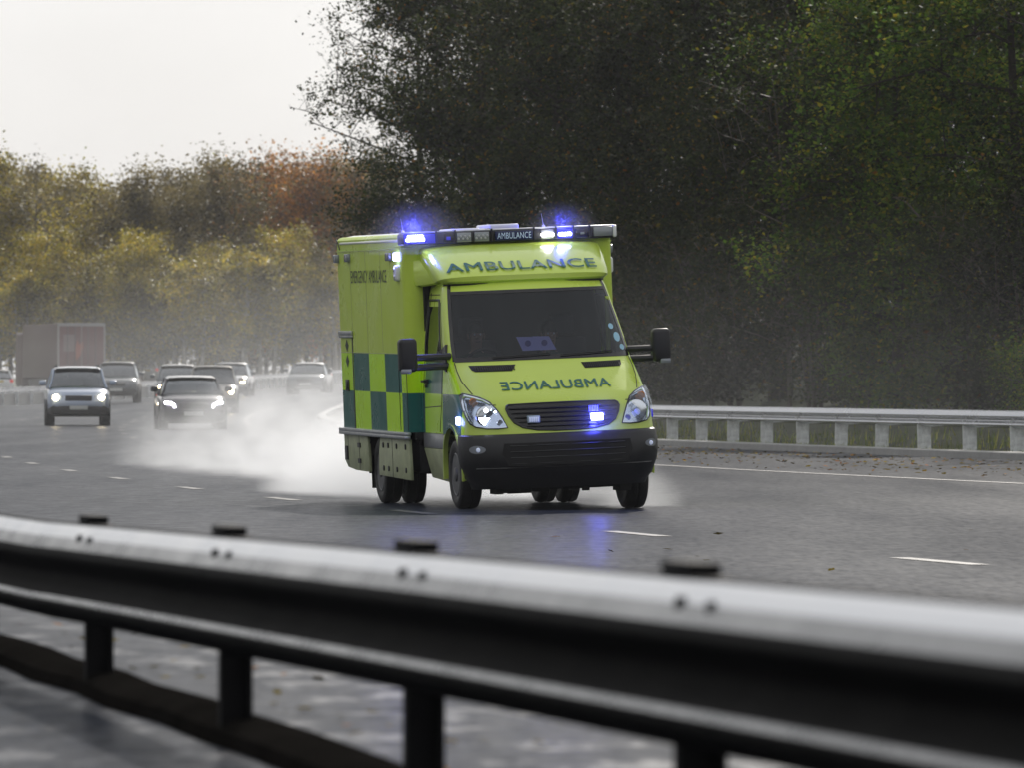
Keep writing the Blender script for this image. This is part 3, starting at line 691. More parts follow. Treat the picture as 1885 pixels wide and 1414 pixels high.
def text_obj(name, bm, fn, m, parent, heavy=0):
    if heavy:      # thicken the strokes: copies a little aside, each a hair further out
        base = bm.copy(); tm = bpy.data.meshes.new('t'); base.to_mesh(tm); base.free(); n0 = len(bm.verts)
        for k, (dx, dy) in enumerate(((heavy, 0), (-heavy, 0), (0, heavy*5), (0, -heavy*5)), 1):
            a0 = len(bm.verts); bm.from_mesh(tm); bm.verts.ensure_lookup_table()
            for v in bm.verts[a0:]: v.co.x += dx; v.co.y += dy; v.co.z = k
    zz = [v.co.z for v in bm.verts]
    for v, z in zip(bm.verts, zz): v.co = Vector(fn(v.co.x, v.co.y))+Vector((0, -.0006*z, .0004*z))
    bmesh.ops.recalc_face_normals(bm, faces=bm.faces)
    me = bpy.data.meshes.new(name); bm.to_mesh(me); bm.free(); me.materials.append(m)
    o = bpy.data.objects.new(name, me); col.objects.link(o); o.parent = parent; return o
bm = text_mesh('AMBULANCE')
text_obj('bonnet_lettering', bm, lambda u, v: cskin(x2phi(-u*1.13+.0, 1.235+v*.085), 1.235+v*.085, .007), M['green'], amb, heavy=.0022)

# box body
BW, B0, B1, BR, BZ0, BZ1 = 1.12, 1.56, 5.42, .17, .80, 2.80
mb = MB(); sec = []
def plan(w_, y0, y1, r, rb=.05, n=8):
    pts = []
    for cx_, cy_, a0, rr in ((-w_+rb, y1-rb, 90, rb), (-w_+r, y0+r, 180, r), (w_-r, y0+r, 270, r), (w_-rb, y1-rb, 0, rb)):
        for i in range(n+1):
            a = R(a0+90*i/n); pts.append((cx_+rr*math.cos(a), cy_+rr*math.sin(a)))
    return pts
# order: start rear-left going to front-left, front-right, rear-right
rings = [(BZ0, 0), (1.0, 0), (1.3,0), (1.62,0), (2.0,0), (2.4,0), (2.72, 0), (2.725, .004), (2.735,.004), (2.74, 0), (2.84, 0), (2.865, .02), (2.875, .05)]
vs_ = []; fs_ = []
for z, ins in rings: vs_ += [(x, y, z) for x, y in plan(BW-ins, B0+ins, B1-ins, BR)]
n = 36
for i in range(len(rings)-1):
    for j in range(n): fs_.append((i*n+j, i*n+(j+1)%n, (i+1)*n+(j+1)%n, (i+1)*n+j))
fs_.append(tuple(range(n))[::-1]); fs_.append(tuple(range((len(rings)-1)*n, len(rings)*n)))
mb.add(vs_, fs_); box = mb.build('box_body', M['box'], amb, smooth=True)
mb = MB()
for s in (-1, 1):
    sec_ = [(BW+.008, 2.795), (BW+.010, 2.812), (BW-.05, 2.872), (BW-.16, 2.890), (BW-.16, 2.86), (BW-.02, 2.79)]; k = len(sec_)
    mb.add([(s*a, 1.80, z) for a, z in sec_]+[(s*a, 5.20, z) for a, z in sec_], [(i, (i+1)%k, k+(i+1)%k, k+i) for i in range(k)]+[tuple(range(k)), tuple(range(k, 2*k))[::-1]])
mb.box(-BW+.16, BW-.16, 1.81, 5.3, 2.872, 2.886); mb.build('roof_edge', M['white'], amb, bevel=.006)
mb = MB()
for s in (-1, 1): mb.box(s*BW-.008, s*BW+.008, 1.70, 5.40, 2.715, 2.730)
mb.build('roof_flange', M['paint'], amb)
# rubbing rail
for s in (-1, 1):
    mb = MB(); mb.box(s*BW-.05, s*BW+.022, 1.62, 5.44, .765, .800); mb.box(s*BW-.05, s*BW+.012, 1.62, 5.44, .728, .7645); mb.build('rubbing_rail', M['silver'], amb, bevel=.006)
# skirts
for s in (-1, 1):
    X0, X1 = s*BW, s*(BW-.03)
    front = [(1.66,.725),(3.28,.725),(3.36,.60),(3.40,.42),(3.40,.32),(1.62,.30)]
    rear = [(5.40,.725),(4.02,.725),(3.98,.55),(3.97,.34),(4.75,.345),(5.22,.37),(5.38,.44)]
    for nm, pl in (('front_skirt', front), ('rear_skirt', rear)):
        k = len(pl); mb = MB(); mb.add([(X0, y, z) for y, z in pl]+[(X1, y, z) for y, z in pl], [tuple(range(k)), tuple(range(k, 2*k))[::-1]]+[(i, (i+1)%k, k+(i+1)%k, k+i) for i in range(k)])
        sk = mb.build(nm, M['skirt'], amb, bevel=.004)
        mb = MB()
        if nm == 'front_skirt':
            mb.box(X0-.003, X0+.003, 2.60, 2.612, .31, .72)
            for y in (1.85, 2.35, 2.82, 3.10):
                for z in (.40, .645): mb.lathe([(.0001,-.012*1),(.028,-.012),(.03,.012),(.0001,.012)], (X0, y, z), 'x', 12)
        else:
            mb.box(X0-.003, X0+.003, 4.50, 4.512, .35, .72); mb.box(X0-.003, X0+.003, 5.16, 5.17, .38, .72)
            for z in (.45, .62): mb.box(X0-.014, X0+.014, 4.42, 4.56, z-.025, z+.025)
            mb.box(X0-.014, X0+.014, 5.18, 5.32, .45, .60)
        each(mb, 'latch', M['black'], sk)
    mb = MB()
    mb.box(s*.70 if s > 0 else s*1.06, s*1.06 if s > 0 else s*.70, 4.15, 4.17, .16, .62); mb.build('mud_flap', M['rubber'], amb)
    mb = MB(); vs_ = []; fs_ = []
    for a in np.linspace(-5, 185, 18):
        y = 3.665+.44*math.cos(R(a)); z = .36+.44*math.sin(R(a)); vs_ += [(s*1.10, y, z), (s*.55, y, z)]
    for i in range(17): fs_.append((2*i, 2*i+1, 2*i+3, 2*i+2))
    mb.add(vs_, fs_); mb.build('wheel_well', M['dark'], amb)
mb = MB(); mb.box(-1.06, 1.06, 1.58, 5.38, .725, .80); mb.box(-1.0, 1.0, 1.7, 3.1, .38, .73); mb.box(-1.05, 1.05, 5.2, 5.36, .40, .74); mb.build('box_floor', M['dark'], amb)
# locker door at the rear of the side, rear rail and warning symbols
mb = MB(); x = -BW
mb.box(x-.004, x+.01, 4.66, 4.70, .80, 1.83); mb.build('locker_seam', M['black'], amb)
mb = MB(); mb.box(x-.03, x+.0, 4.62, 5.36, 1.815, 1.86); mb.box(x-.022, x, 4.62, 5.36, 1.785, 1.812); mb.build('locker_awning_rail', M['silver'], amb, bevel=.004)
mb = MB()
for z, h in ((1.70,.10),(1.53,.10)): mb.add([(x-.004, 5.0, z+h/2+.02), (x-.004, 4.90, z), (x-.004, 5.0, z-h/2-.02), (x-.004, 5.10, z)], [(0,1,2,3)])
each(mb, 'warning_symbol', M['ink'], amb)
mb = MB(); mb.box(x-.012, x, 4.95, 5.13, 1.20, 1.33); mb.box(x-.02, x-.01, 5.0, 5.08, 1.215, 1.315); mb.build('locker_handle', M['black'], amb, bevel=.004)
mb = MB()
for (ya, za, yb, zb) in ((5.38,2.86,5.20,2.745),): mb.tube([(x-.004, ya, za), (x-.004, yb, zb)], .008, 5)
mb.tube([(x-.002, 1.64, .82), (x-.002, 1.64, 1.62)], .004, 5); mb.tube([(x-.002, 2.06, .82), (x-.002, 2.06, 1.6)], .004, 5)
each(mb, 'panel_seam', M['black'], amb)
mb = MB()
for y in (2.9, 3.75, 4.64): mb.tube([(x-.001, y, 1.64), (x-.001, y, 2.71)], .0022, 4)
mb.tube([(x-.002, 1.66, 1.625), (x-.002, 5.38, 1.625)], .0025, 4)
each(mb, 'panel_joint', M['skirt'], amb)
# side lettering
bm = text_mesh('EMERGENCY AMBULANCE', bold=.0)
text_obj('side_lettering', bm, lambda u, v: Vector((-BW-.003, 3.58-u*2.05, 2.375+v*.135)), M['ink'], amb)
bm = text_mesh('AMBULANCE', bold=.0)
text_obj('side_lettering', bm, lambda u, v: Vector((BW+.003, 3.5+u*1.6, 2.40+v*.11)), M['ink'], amb)
# side lamps
def sidelamp(s, y, z, lit=False, oval=False):
    x = s*BW
    if oval:
        mb = MB(); mb.box(x-.045, x+.045, y-.09, y+.09, z-.085, z+.085); o = mb.build('side_scene_lamp', M['white'], amb, bevel=.03, seg=3)
        mb = MB()
        for dz in (-.035, .035): mb.lathe([(.0001,-.055),(.026,-.052),(.028,.052),(.0001,.055)], (x, y, z+dz), 'x', 14)
        mb.build('lamp_cell', M['chrome'], o, smooth=True)
    else:
        mb = MB(); mb.box(x-.04, x+.04, y-.09, y+.09, z-.045, z+.045); o = mb.build('side_lamp', M['clear'] if not lit else M['bluelit'], amb, bevel=.012)
        if lit: MB().box(x+s*.036, x+s*.046, y-.05, y+.05, z-.03, z+.03).build('lamp_cell', M['bluehot'], o, bevel=.003)
for s in (-1, 1):
    sidelamp(s, 5.36, 2.645); sidelamp(s, 4.70, 2.65); sidelamp(s, 2.32, 2.645); sidelamp(s, 1.86, 2.64, lit=(s < 0)); sidelamp(s, 1.88, 2.47, oval=True)

# moulded fairing above the cab
fr = [(.86,.70,2.335),(.885,.66,2.36),(.905,.66,2.41),(.92,.74,2.47),(.93,.88,2.54),(.945,1.04,2.61),(.955,1.20,2.67),(.955,1.36,2.72),(.95,1.50,2.745),(.94,1.62,2.75)]
vs_ = []; fs_ = []; NF = 33
for (hw, y, z) in fr:
    for j in range(NF):
        t = -1+2*j/(NF-1); s_ = abs(t)**1.0; ph = t*90; a = math.sin(R(abs(ph)))**(2/4.2); b2 = math.cos(R(ph))**(2/4.2)
        x = hw*a*(1 if t >= 0 else -1); bow = (1-b2)
        yy = y+bow*min(.42, max(.06, BACK+.03-y)); zz = z-bow*(.0 if z < 2.4 else .06)
        vs_.append((x, yy, zz))
for i in range(len(fr)-1):
    for j in range(NF-1): fs_.append((i*NF+j, i*NF+j+1, (i+1)*NF+j+1, (i+1)*NF+j))
# side skirts of the fairing back to the box
mb = MB(); mb.add(vs_, fs_)
m0 = len(mb.v)
sv_ = []; ff = []
for s, j in ((-1, 0), (1, NF-1)):
    base = len(mb.v); L_ = []
    for i in range(len(fr)): L_.append(vs_[i*NF+j])
    a = [(p[0], p[1], p[2]) for p in L_]; b3 = [(s*min(1.02, abs(p[0])+.10), BACK+.02, p[2]-.02) for p in L_]
    mb.add(a+b3, [(k, k+1, len(a)+k+1, len(a)+k) for k in range(len(a)-1)])
# underside
und = [vs_[j] for j in range(NF)]; mb.add([(p[0], p[1], p[2]) for p in und]+[(p[0]*1.0, BACK+.01, 2.28) for p in und], [(k, k+1, NF+k+1, NF+k) for k in range(NF-1)])
fair = mb.build('roof_fairing', M['paint'], amb, smooth=True)
mb = MB(); mb.tube([(p[0]*1.0, p[1]-.004, p[2]-.008) for p in und[3:-3]], .008, 5); mb.build('fairing_seam', M['black'], fair)
frz = [f[2] for f in fr]
def fsurf(x, z):
    y = float(np.interp(z, frz, [f[1] for f in fr])); hw = float(np.interp(z, frz, [f[0] for f in fr]))
    a = min(abs(x)/hw, .999); ph = math.asin(a**(4.2/2)); b2 = math.cos(ph)**(2/4.2); bow = 1-b2
    return Vector((x, y+bow*min(.42, max(.06, BACK+.03-y)), z-bow*(.0 if z < 2.4 else .06)))
bm = text_mesh('AMBULANCE')
def ft(u, v):
    z = 2.455+v*.088-.028*(abs(u)*2)**2*0; p = fsurf(u*1.58-.03, z); return p+Vector((0,-.008,.012))
text_obj('fairing_lettering', bm, ft, M['green'], fair, heavy=.0022)
# panel behind: cab rear wall joins the box
mb = MB(); mb.box(-.93, .93, 1.50, 1.57, .8, 2.40); mb.build('cab_rear_wall', M['dark'], amb)

# light bar
lb = MB(); LY0, LY1, LZ0, LZ1 = 1.42, 1.80, 2.755, 2.888
lb.box(-1.135, 1.125, LY0+.03, LY1, LZ0, LZ1-.012); bar = lb.build('light_bar', M['black'], amb, bevel=.02, seg=3)
def seg(name, x0, x1, m, pr=0, z0=LZ0+.012, z1=LZ1-.022, bev=.006): return MB().box(x0, x1, LY0+.005-pr, LY0+.06, z0, z1).build(name, m, bar, bevel=bev)
mb = MB(); mb.box(-1.12, 1.11, LY0+.04, LY1-.02, LZ1-.014, LZ1+.004); mb.build('bar_lid', M['silver'], bar, bevel=.006)
seg('blue_module', -1.13, -.80, M['bluelens'])
mb = MB()
for i in range(8): mb.lathe([(.0001,-.012),(.014,-.010),(.017,.002)], (-1.10+i*.024+.0, LY0+.002, LZ0+.055), 'y', 12)
for i in range(7): mb.lathe([(.0001,-.010),(.010,-.008),(.012,.002)], (-1.085+i*.024, LY0+.002, LZ0+.092), 'y', 12)
mb.build('lit_blue_cell', M['bluehot'], bar, smooth=True)
seg('spacer_module', -.78, -.70, M['black']); seg('dark_module', -.72, -.60, M['blackgloss']); seg('small_lamp', -.685, -.64, M['bluelens'], .006, LZ0+.04, LZ0+.075, .003)
for x0 in (-.575, -.385):
    o = seg('work_lamp', x0, x0+.155, M['clear'], .004)
    mb = MB()
    for k in range(6): mb.lathe([(.0001,-.004),(.012,-.003),(.014,.004)], (x0+.02+k*.023, LY0-.002, LZ0+.06+(.012 if k%2 else -.012)), 'y', 8)
    mb.build('lamp_cell', M['silver'], o)
sg = seg('ambulance_sign', -.165, .235, M['bluesign'], .004)
bm = text_mesh('AMBULANCE', bold=.0); text_obj('sign_lettering', bm, lambda u, v: Vector((.035+u*.36, LY0-.003, LZ0+.03+v*.065)), M['whiteink'], sg)
o = seg('white_module', .325, .455, M['clear'], 0); mb = MB()
for k in range(5): mb.lathe([(.0001,-.012),(.016,-.010),(.019,.002)], (.338+k*.026, LY0+.0, LZ0+.055), 'y', 12)
mb.build('lit_white_cell', M['whitehot'], bar, smooth=True)
seg('blue_module', .495, .66, M['bluelens']); mb = MB()
for k in range(5): mb.lathe([(.0001,-.012),(.016,-.010),(.019,.002)], (.525+k*.026, LY0+.0, LZ0+.055), 'y', 12)
mb.build('lit_blue_cell', M['bluehot'], bar, smooth=True)
seg('dark_module', .69, .83, M['blackgloss']); seg('small_lamp', .74, .785, M['clear'], .006, LZ0+.045, LZ0+.07, .003)
seg('end_module', .885, 1.085, M['clear'], .002, LZ0+.02, LZ1-.016); seg('end_cap', 1.09, 1.13, M['white'], .004, LZ0+.005, LZ1-.0, .014)
mb = MB()
for x in (-.79, -.59, -.20, .25, .485, .67, .845): mb.box(x-.006, x+.006, LY0-.002, LY1-.03, LZ0+.005, LZ1+.008)
mb.build('bar_rib', M['black'], bar)
for x0, x1, h, nm in ((-.60, -.30, .022, 'roof_vent'), (-.20, .115, .052, 'roof_unit')):
    MB().box(x0, x1, LY0+.12, 2.25, LZ1-.012, LZ1+h).build(nm, M['white'], amb, bevel=.02, seg=3)
for x, y in ((-1.05, 1.9), (.42, 1.75)):
    mb = MB(); mb.lathe([(.02,0),(.018,.02),(.006,.03)], (x, y, LZ1), 'z', 10); mb.tube([(x, y, LZ1+.02), (x-.015, y+.02, LZ1+.15)], [.003, .0015], 5); mb.build('antenna', M['silver'], amb)
# blue and white light thrown by the lit lamps
def lamp(name, loc, color, e, par=amb, r=.04):
    l = bpy.data.lights.new(name, 'POINT'); l.energy = e; l.color = color; l.specular_factor = .35; l.shadow_soft_size = r
    o = bpy.data.objects.new(name, l); col.objects.link(o); o.parent = par; o.location = loc; return o
lamp('blue_lamp_glow', (-1.02, LY0+.06, LZ0+.20), (.05, .06, 1), 32)
lamp('blue_lamp_glow', (.57, LY0+.06, LZ0+.19), (.05, .06, 1), 20)
lamp('white_lamp_glow', (.39, LY0-.07, LZ0+.08), (1, .97, .93), .5)
lamp('blue_lamp_glow', (.325, -1.04, .96), (.05, .06, 1), 12)
lamp('blue_lamp_glow', (-1.07, -.42, .94), (.2, .2, 1), 1.5)
lamp('blue_lamp_glow', (-1.2, 1.86, 2.64), (.2, .2, 1), 1.5)

# mirrors
for s in (-1, 1):
    cx_ = s*1.275 if s > 0 else -1.375; wq = .10
    cx_ = s*1.27 if s > 0 else -1.385
    mb = MB(); mb.box(cx_-.095, cx_+.095, .10, .26, 1.455, 1.80)
    mi = mb.build('wing_mirror', M['black'], amb, bevel=.045, seg=4)
    MB().box(cx_-.082, cx_+.082, .258, .264, 1.48, 1.775).build('mirror_glass', M['chrome'], mi)
    MB().box(cx_+s*.03-.055, cx_+s*.03+.055, .095, .14, 1.44, 1.49).build('mirror_indicator', M['clear'], mi, bevel=.012)
    a = cx_-s*.09; b2 = s*.93
    mb = MB()
    for z in (1.50, 1.60): mb.tube([(a, .19, z), ((a+b2)/2, .20, z), (b2, .24, z)], .036, 8)
    mb.add([(s*.985,.22,1.44),(s*.975,.62,1.50),(s*.955,.58,1.66),(s*.955,.36,1.72),(s*.90,.22,1.44),(s*.90,.62,1.50),(s*.88,.58,1.66),(s*.88,.36,1.72)],[(0,1,2,3),(4,7,6,5),(0,4,5,1),(1,5,6,2),(2,6,7,3),(3,7,4,0)])
    mb.build('mirror_arm', M['black'], mi, smooth=True)
# wipers
mb = MB()
for x0, x1 in ((-.55, .05), (.15, .72)):
    mb.tube([cskin(x2phi(x, WSZ0+.02+.02*i/6), WSZ0+.02+.02*i/6, .02) for i, x in enumerate(np.linspace(x0, x1, 7))], .007, 5)
each(mb, 'wiper', M['black'], amb)

# wheels
def wheel(name, loc, parent, r=.355, wd=.225, s=-1, dual=False, rim=True):
    hub = empty(name, loc); hub.parent = parent
    h = wd/2
    MB().lathe([(r*.62,-h*.80),(r*.72,-h*.97),(r*.88,-h),(r*.965,-h*.86),(r,-h*.55),(r,-.012),(r-.012,-.008),(r-.012,.008),(r,.012),(r,h*.55),(r*.965,h*.86),(r*.88,h),(r*.72,h*.97),(r*.62,h*.80)], (0,0,0), 'x', 40).build('tyre', M['rubber'], hub, smooth=True)
    a = s*h
    mb = MB(); mb.lathe([(r*.625,a*.86),(r*.60,a*.92),(r*.57,a*.80),(r*.54,a*.35),(r*.45,a*.25),(r*.40,a*.45),(r*.22,a*.62),(r*.20,a*.95),(r*.12,a*1.02),(.001,a*1.02)], (0,0,0), 'x', 36)
    for k in range(6):
        q = R(60*k); mb.lathe([(.013,a*.5),(.013,a*.82),(.001,a*.84)], (0, r*.30*math.cos(q), r*.30*math.sin(q)), 'x', 8)
    mb.build('rim', M['steel'], hub, smooth=True)
    mb = MB()
    for k in range(12):
        q = R(30*k); mb.lathe([(.018,a*.38),(.018,a*.40),(.001,a*.40)], (0, r*.47*math.cos(q), r*.47*math.sin(q)), 'x', 8)
    mb.build('rim_hole', M['dark'], hub)
    return hub
for s in (-1, 1):
    dz = -s*.0*1+(.036 if s < 0 else -.036)
    wheel('wheel', (s*.865, 0, .355+dz), amb, s=s)
    wheel('wheel', (s*.965, 3.665, .355-.032+dz*1.08), amb, s=s, wd=.20)
    wheel('wheel', (s*.715, 3.665, .355-.032+dz*.8), amb, s=s, wd=.20)

# interior: dashboard, seats, steering wheel, papers on the dash, stickers on the screen
mb = MB(); mb.box(-.86, .86, .15, .55, 1.05, 1.50); mb.box(-.25, .25, .35, .75, .8, 1.42); o = mb.build('dashboard', M['dash'], amb, bevel=.05, seg=3)
for x in (-.48, .48):
    mb = MB(); mb.box(x-.26, x+.26, .85, 1.35, .95, 1.10); mb.box(x-.25, x+.25, 1.27, 1.42, 1.08, 1.74); mb.box(x-.13, x+.13, 1.29, 1.39, 1.76, 1.98); mb.build('cab_seat', M['seat'], amb, bevel=.04, seg=3)
sw = MB(); sw.tube([(-.48+.21*math.cos(q), .60+.08*math.sin(q), 1.46+.195*math.sin(q)) for q in np.linspace(0, 2*math.pi, 29)], .016, 8, cap=False)
for q in (200, 340, 270): sw.tube([(-.48, .60, 1.45), (-.48+.2*math.cos(R(q)), .60+.08*math.sin(R(q)), 1.46+.19*math.sin(R(q)))], .014, 6)
sw.build('steering_wheel', M['black'], amb, smooth=True)
def scr(x0, x1, z0, z1, off): # quad lying just inside the screen
    return [cskin(x2phi(x, z), z, off) for x, z in ((x0, z0), (x1, z0), (x1, z1), (x0, z1))]
for x0, x1, tl in ((-.085, .075, 0), (.085, .25, .03)):
    o = MB().add([Vector((x0-.08, .26, 1.625)), Vector((x1-.06, .26, 1.625)), Vector((x1-.12, .33, 1.765)), Vector((x0-.13, .33, 1.77))], [(0,1,2,3)]).build('dash_card', M['paper'], amb)
    cxx = (x0+x1)/2-.098; MB().lathe([(.0001,-.003),(.032,-.002)], (cxx, .280, 1.70), 'y', 16).build('card_print', M['paperdark'], o)
for (x, z, ww, hh) in ((.775, 1.84, .03, .03), (.815, 1.73, .038, .05), (.85, 1.625, .03, .03)):
    pl = [(x2phi(x+ww*math.cos(R(a)), z+hh*math.sin(R(a))), z+hh*math.sin(R(a))) for a in range(0, 360, 30)]
    patch('windscreen_sticker', pl, M['sticker'], off=.004, cuts=1, parent=gl)
mb = MB(); mb.box(.80, .84, .62, .66, 1.56, 2.15); mb.build('hand_rail', M['paint'], amb)

# people in the cab
def person(name, label, base, pose, top, hair=True):
    t = empty(name, (0,0,0)); t.location = amb.location; t.rotation_euler = amb.rotation_euler; tag(t, label, 'person', None)
    X, Y, Z = base
    V = [(0,0,.0,.15,.12),(0,0,.14,.155,.12),(0,.01,.30,.165,.115),(0,.01,.42,.15,.10),(0,0,.49,.07,.06),(0,-.01,.54,.055,.055),(0,-.015,.60,.072,.085),(0,-.02,.68,.080,.098),(0,-.01,.76,.070,.085)]
    E_ = [(i, i+1) for i in range(8)]
    V += [(0,-.115,.655,.012,.012),(0,-.06,.655,.03,.03)]; E_ += [(7,10),(10,9)]
    for s in (-1, 1):
        b0 = len(V); V += [(s*.17,.0,.42,.06,.06),(s*.23,-.04,.27,.045,.045),pose[s][0],pose[s][1]]
        E_ += [(3, b0),(b0, b0+1),(b0+1, b0+2),(b0+2, b0+3)]
        hx, hy, hz = pose[s][1][:3]
        for k in range(4):
            a = len(V); V += [(hx+s*(-.03+.02*k), hy-.045, hz+.02,.009,.009),(hx+s*(-.03+.02*k), hy-.075-.004*(k==1), hz-.005,.008,.008)]; E_ += [(b0+3, a),(a, a+1)]
        a = len(V); V += [(hx-s*.045, hy-.02, hz+.01,.010,.010),(hx-s*.06, hy-.05, hz+.015,.008,.008)]; E_ += [(b0+3, a),(a, a+1)]
        c = len(V); V += [(s*.09,-.02,-.02,.085,.08),(s*.12,-.40,.03,.065,.065),(s*.12,-.46,-.36,.045,.045)]; E_ += [(0, c),(c, c+1),(c+1, c+2)]
    me = bpy.data.meshes.new(name); me.from_pydata([(X+v[0], Y+v[1], Z+v[2]) for v in V], E_, [])
    o = bpy.data.objects.new('body', me); col.objects.link(o)
    sk = o.modifiers.new('skin', 'SKIN'); sk.use_smooth_shade = True
    for i, v in enumerate(V): me.skin_vertices[0].data[i].radius = (v[3], v[4])
    me.skin_vertices[0].data[0].use_root = True
    ss = o.modifiers.new('sub', 'SUBSURF'); ss.levels = ss.render_levels = 1
    dg = bpy.context.evaluated_depsgraph_get(); dg.update(); m2 = bpy.data.meshes.new_from_object(o.evaluated_get(dg)); bpy.data.objects.remove(o)
    m2.materials.append(M['skin']); m2.materials.append(M[top])
    for p in m2.polygons:
        c = p.center; r = (c.x-X, c.y-Y, c.z-Z); p.use_smooth = True
        arm = abs(r[0]) > .15 and r[1] < -.16 and r[2] > .05
        p.material_index = 0 if (r[2] > .50 or arm) else 1
    o = bpy.data.objects.new('body', m2); col.objects.link(o); o.parent = t
    mb = MB(); vs_ = []; fs_ = []
    for i in range(7):
        th = R(90*i/6)
        for j in range(16): q = 2*math.pi*j/16; vs_.append((X+.088*math.cos(th)*math.cos(q)*1.0, Y+.012+.105*math.cos(th)*math.sin(q), Z+.70+.115*math.sin(th)))
    for i in range(6):
        for j in range(16): fs_.append((i*16+j, i*16+(j+1)%16, (i+1)*16+(j+1)%16, (i+1)*16+j))
    MB().add(vs_, fs_).build('hair', M['hair'], t, smooth=True)
    mb = MB()
    for s in (-1, 1): mb.lathe([(.0001,-.006),(.009,-.003),(.011,.004)], (X+s*.031, Y-.103, Z+.685), 'y', 10)
    each(mb, 'eye', M['white'], t)
    mb = MB(); mb.box(X-.024, X+.024, Y-.108, Y-.095, Z+.605, Z+.612); mb.build('mouth', M['red'] if False else M['hair'], t)
    for s in (-1, 1): MB().box(X+s*.083-.008, X+s*.083+.008, Y-.02, Y+.015, Z+.64, Z+.70).build('ear', M['skin'], t, bevel=.006)
    return t
person('person', 'driver in green uniform with both hands on the ambulance steering wheel', (-.48, 1.10, 1.12),
       {-1: [(-.20,-.28,.24,.036,.036),(-.19,-.46,.34,.03,.04)], 1: [(.20,-.28,.24,.036,.036),(.19,-.46,.34,.03,.04)]}, 'uniform')
person('person', 'passenger in dark clothing with hands on lap behind the ambulance windscreen', (.30, 1.12, 1.10),
       {-1: [(-.16,-.26,.08,.036,.036),(-.08,-.36,.07,.03,.04)], 1: [(.16,-.26,.08,.036,.036),(.08,-.36,.07,.03,.04)]}, 'uniform')

# ================================================================== other traffic
def carpaint(name, c, metal=.3): return mat(name, c, .3, metal=metal, coat=.6)
CG = glassmat('car_glass', (.10, .11, .12), .16)
LIT = mat('headlight_beam', (1, .95, .8), .3, emit=(1, .82, .5), es=35)
DRL = mat('daytime_strip', (1, 1, 1), .3, emit=(.92, .90, 1), es=14)
PLATE = mat('number_plate', (.62, .63, .60), .5); PLATEY = mat('rear_number_plate', (.6, .45, .06), .5)
TAIL = mat('tail_lamp', (.5, .03, .02), .3, emit=(1, .06, .03), es=.25)
OFFL = mat('unlit_headlight', (.16, .17, .19), .35)
def sect(hw, z0, z1, p=5, n=24):
    out = []; zc, hz = (z0+z1)/2, (z1-z0)/2
    for k in range(n):
        a = 2*math.pi*k/n; c, s = math.cos(a), math.sin(a)
        out.append((hw*abs(c)**(2/p)*(1 if c >= 0 else -1), zc+hz*abs(s)**(2/p)*(1 if s >= 0 else -1)))
    return out
def loft(mb, stations, p=5, n=24, mi=0):
    vs_ = []; fs_ = []
    for (y, hw, z0, z1) in stations: vs_ += [(x, y, z) for x, z in sect(hw, z0, z1, p, n)]
    for i in range(len(stations)-1):
        for k in range(n): fs_.append((i*n+k, i*n+(k+1)%n, (i+1)*n+(k+1)%n, (i+1)*n+k))
    fs_.append(tuple(range(n))[::-1]); fs_.append(tuple(range((len(stations)-1)*n, len(stations)*n)))
    mb.add(vs_, fs_, mi)
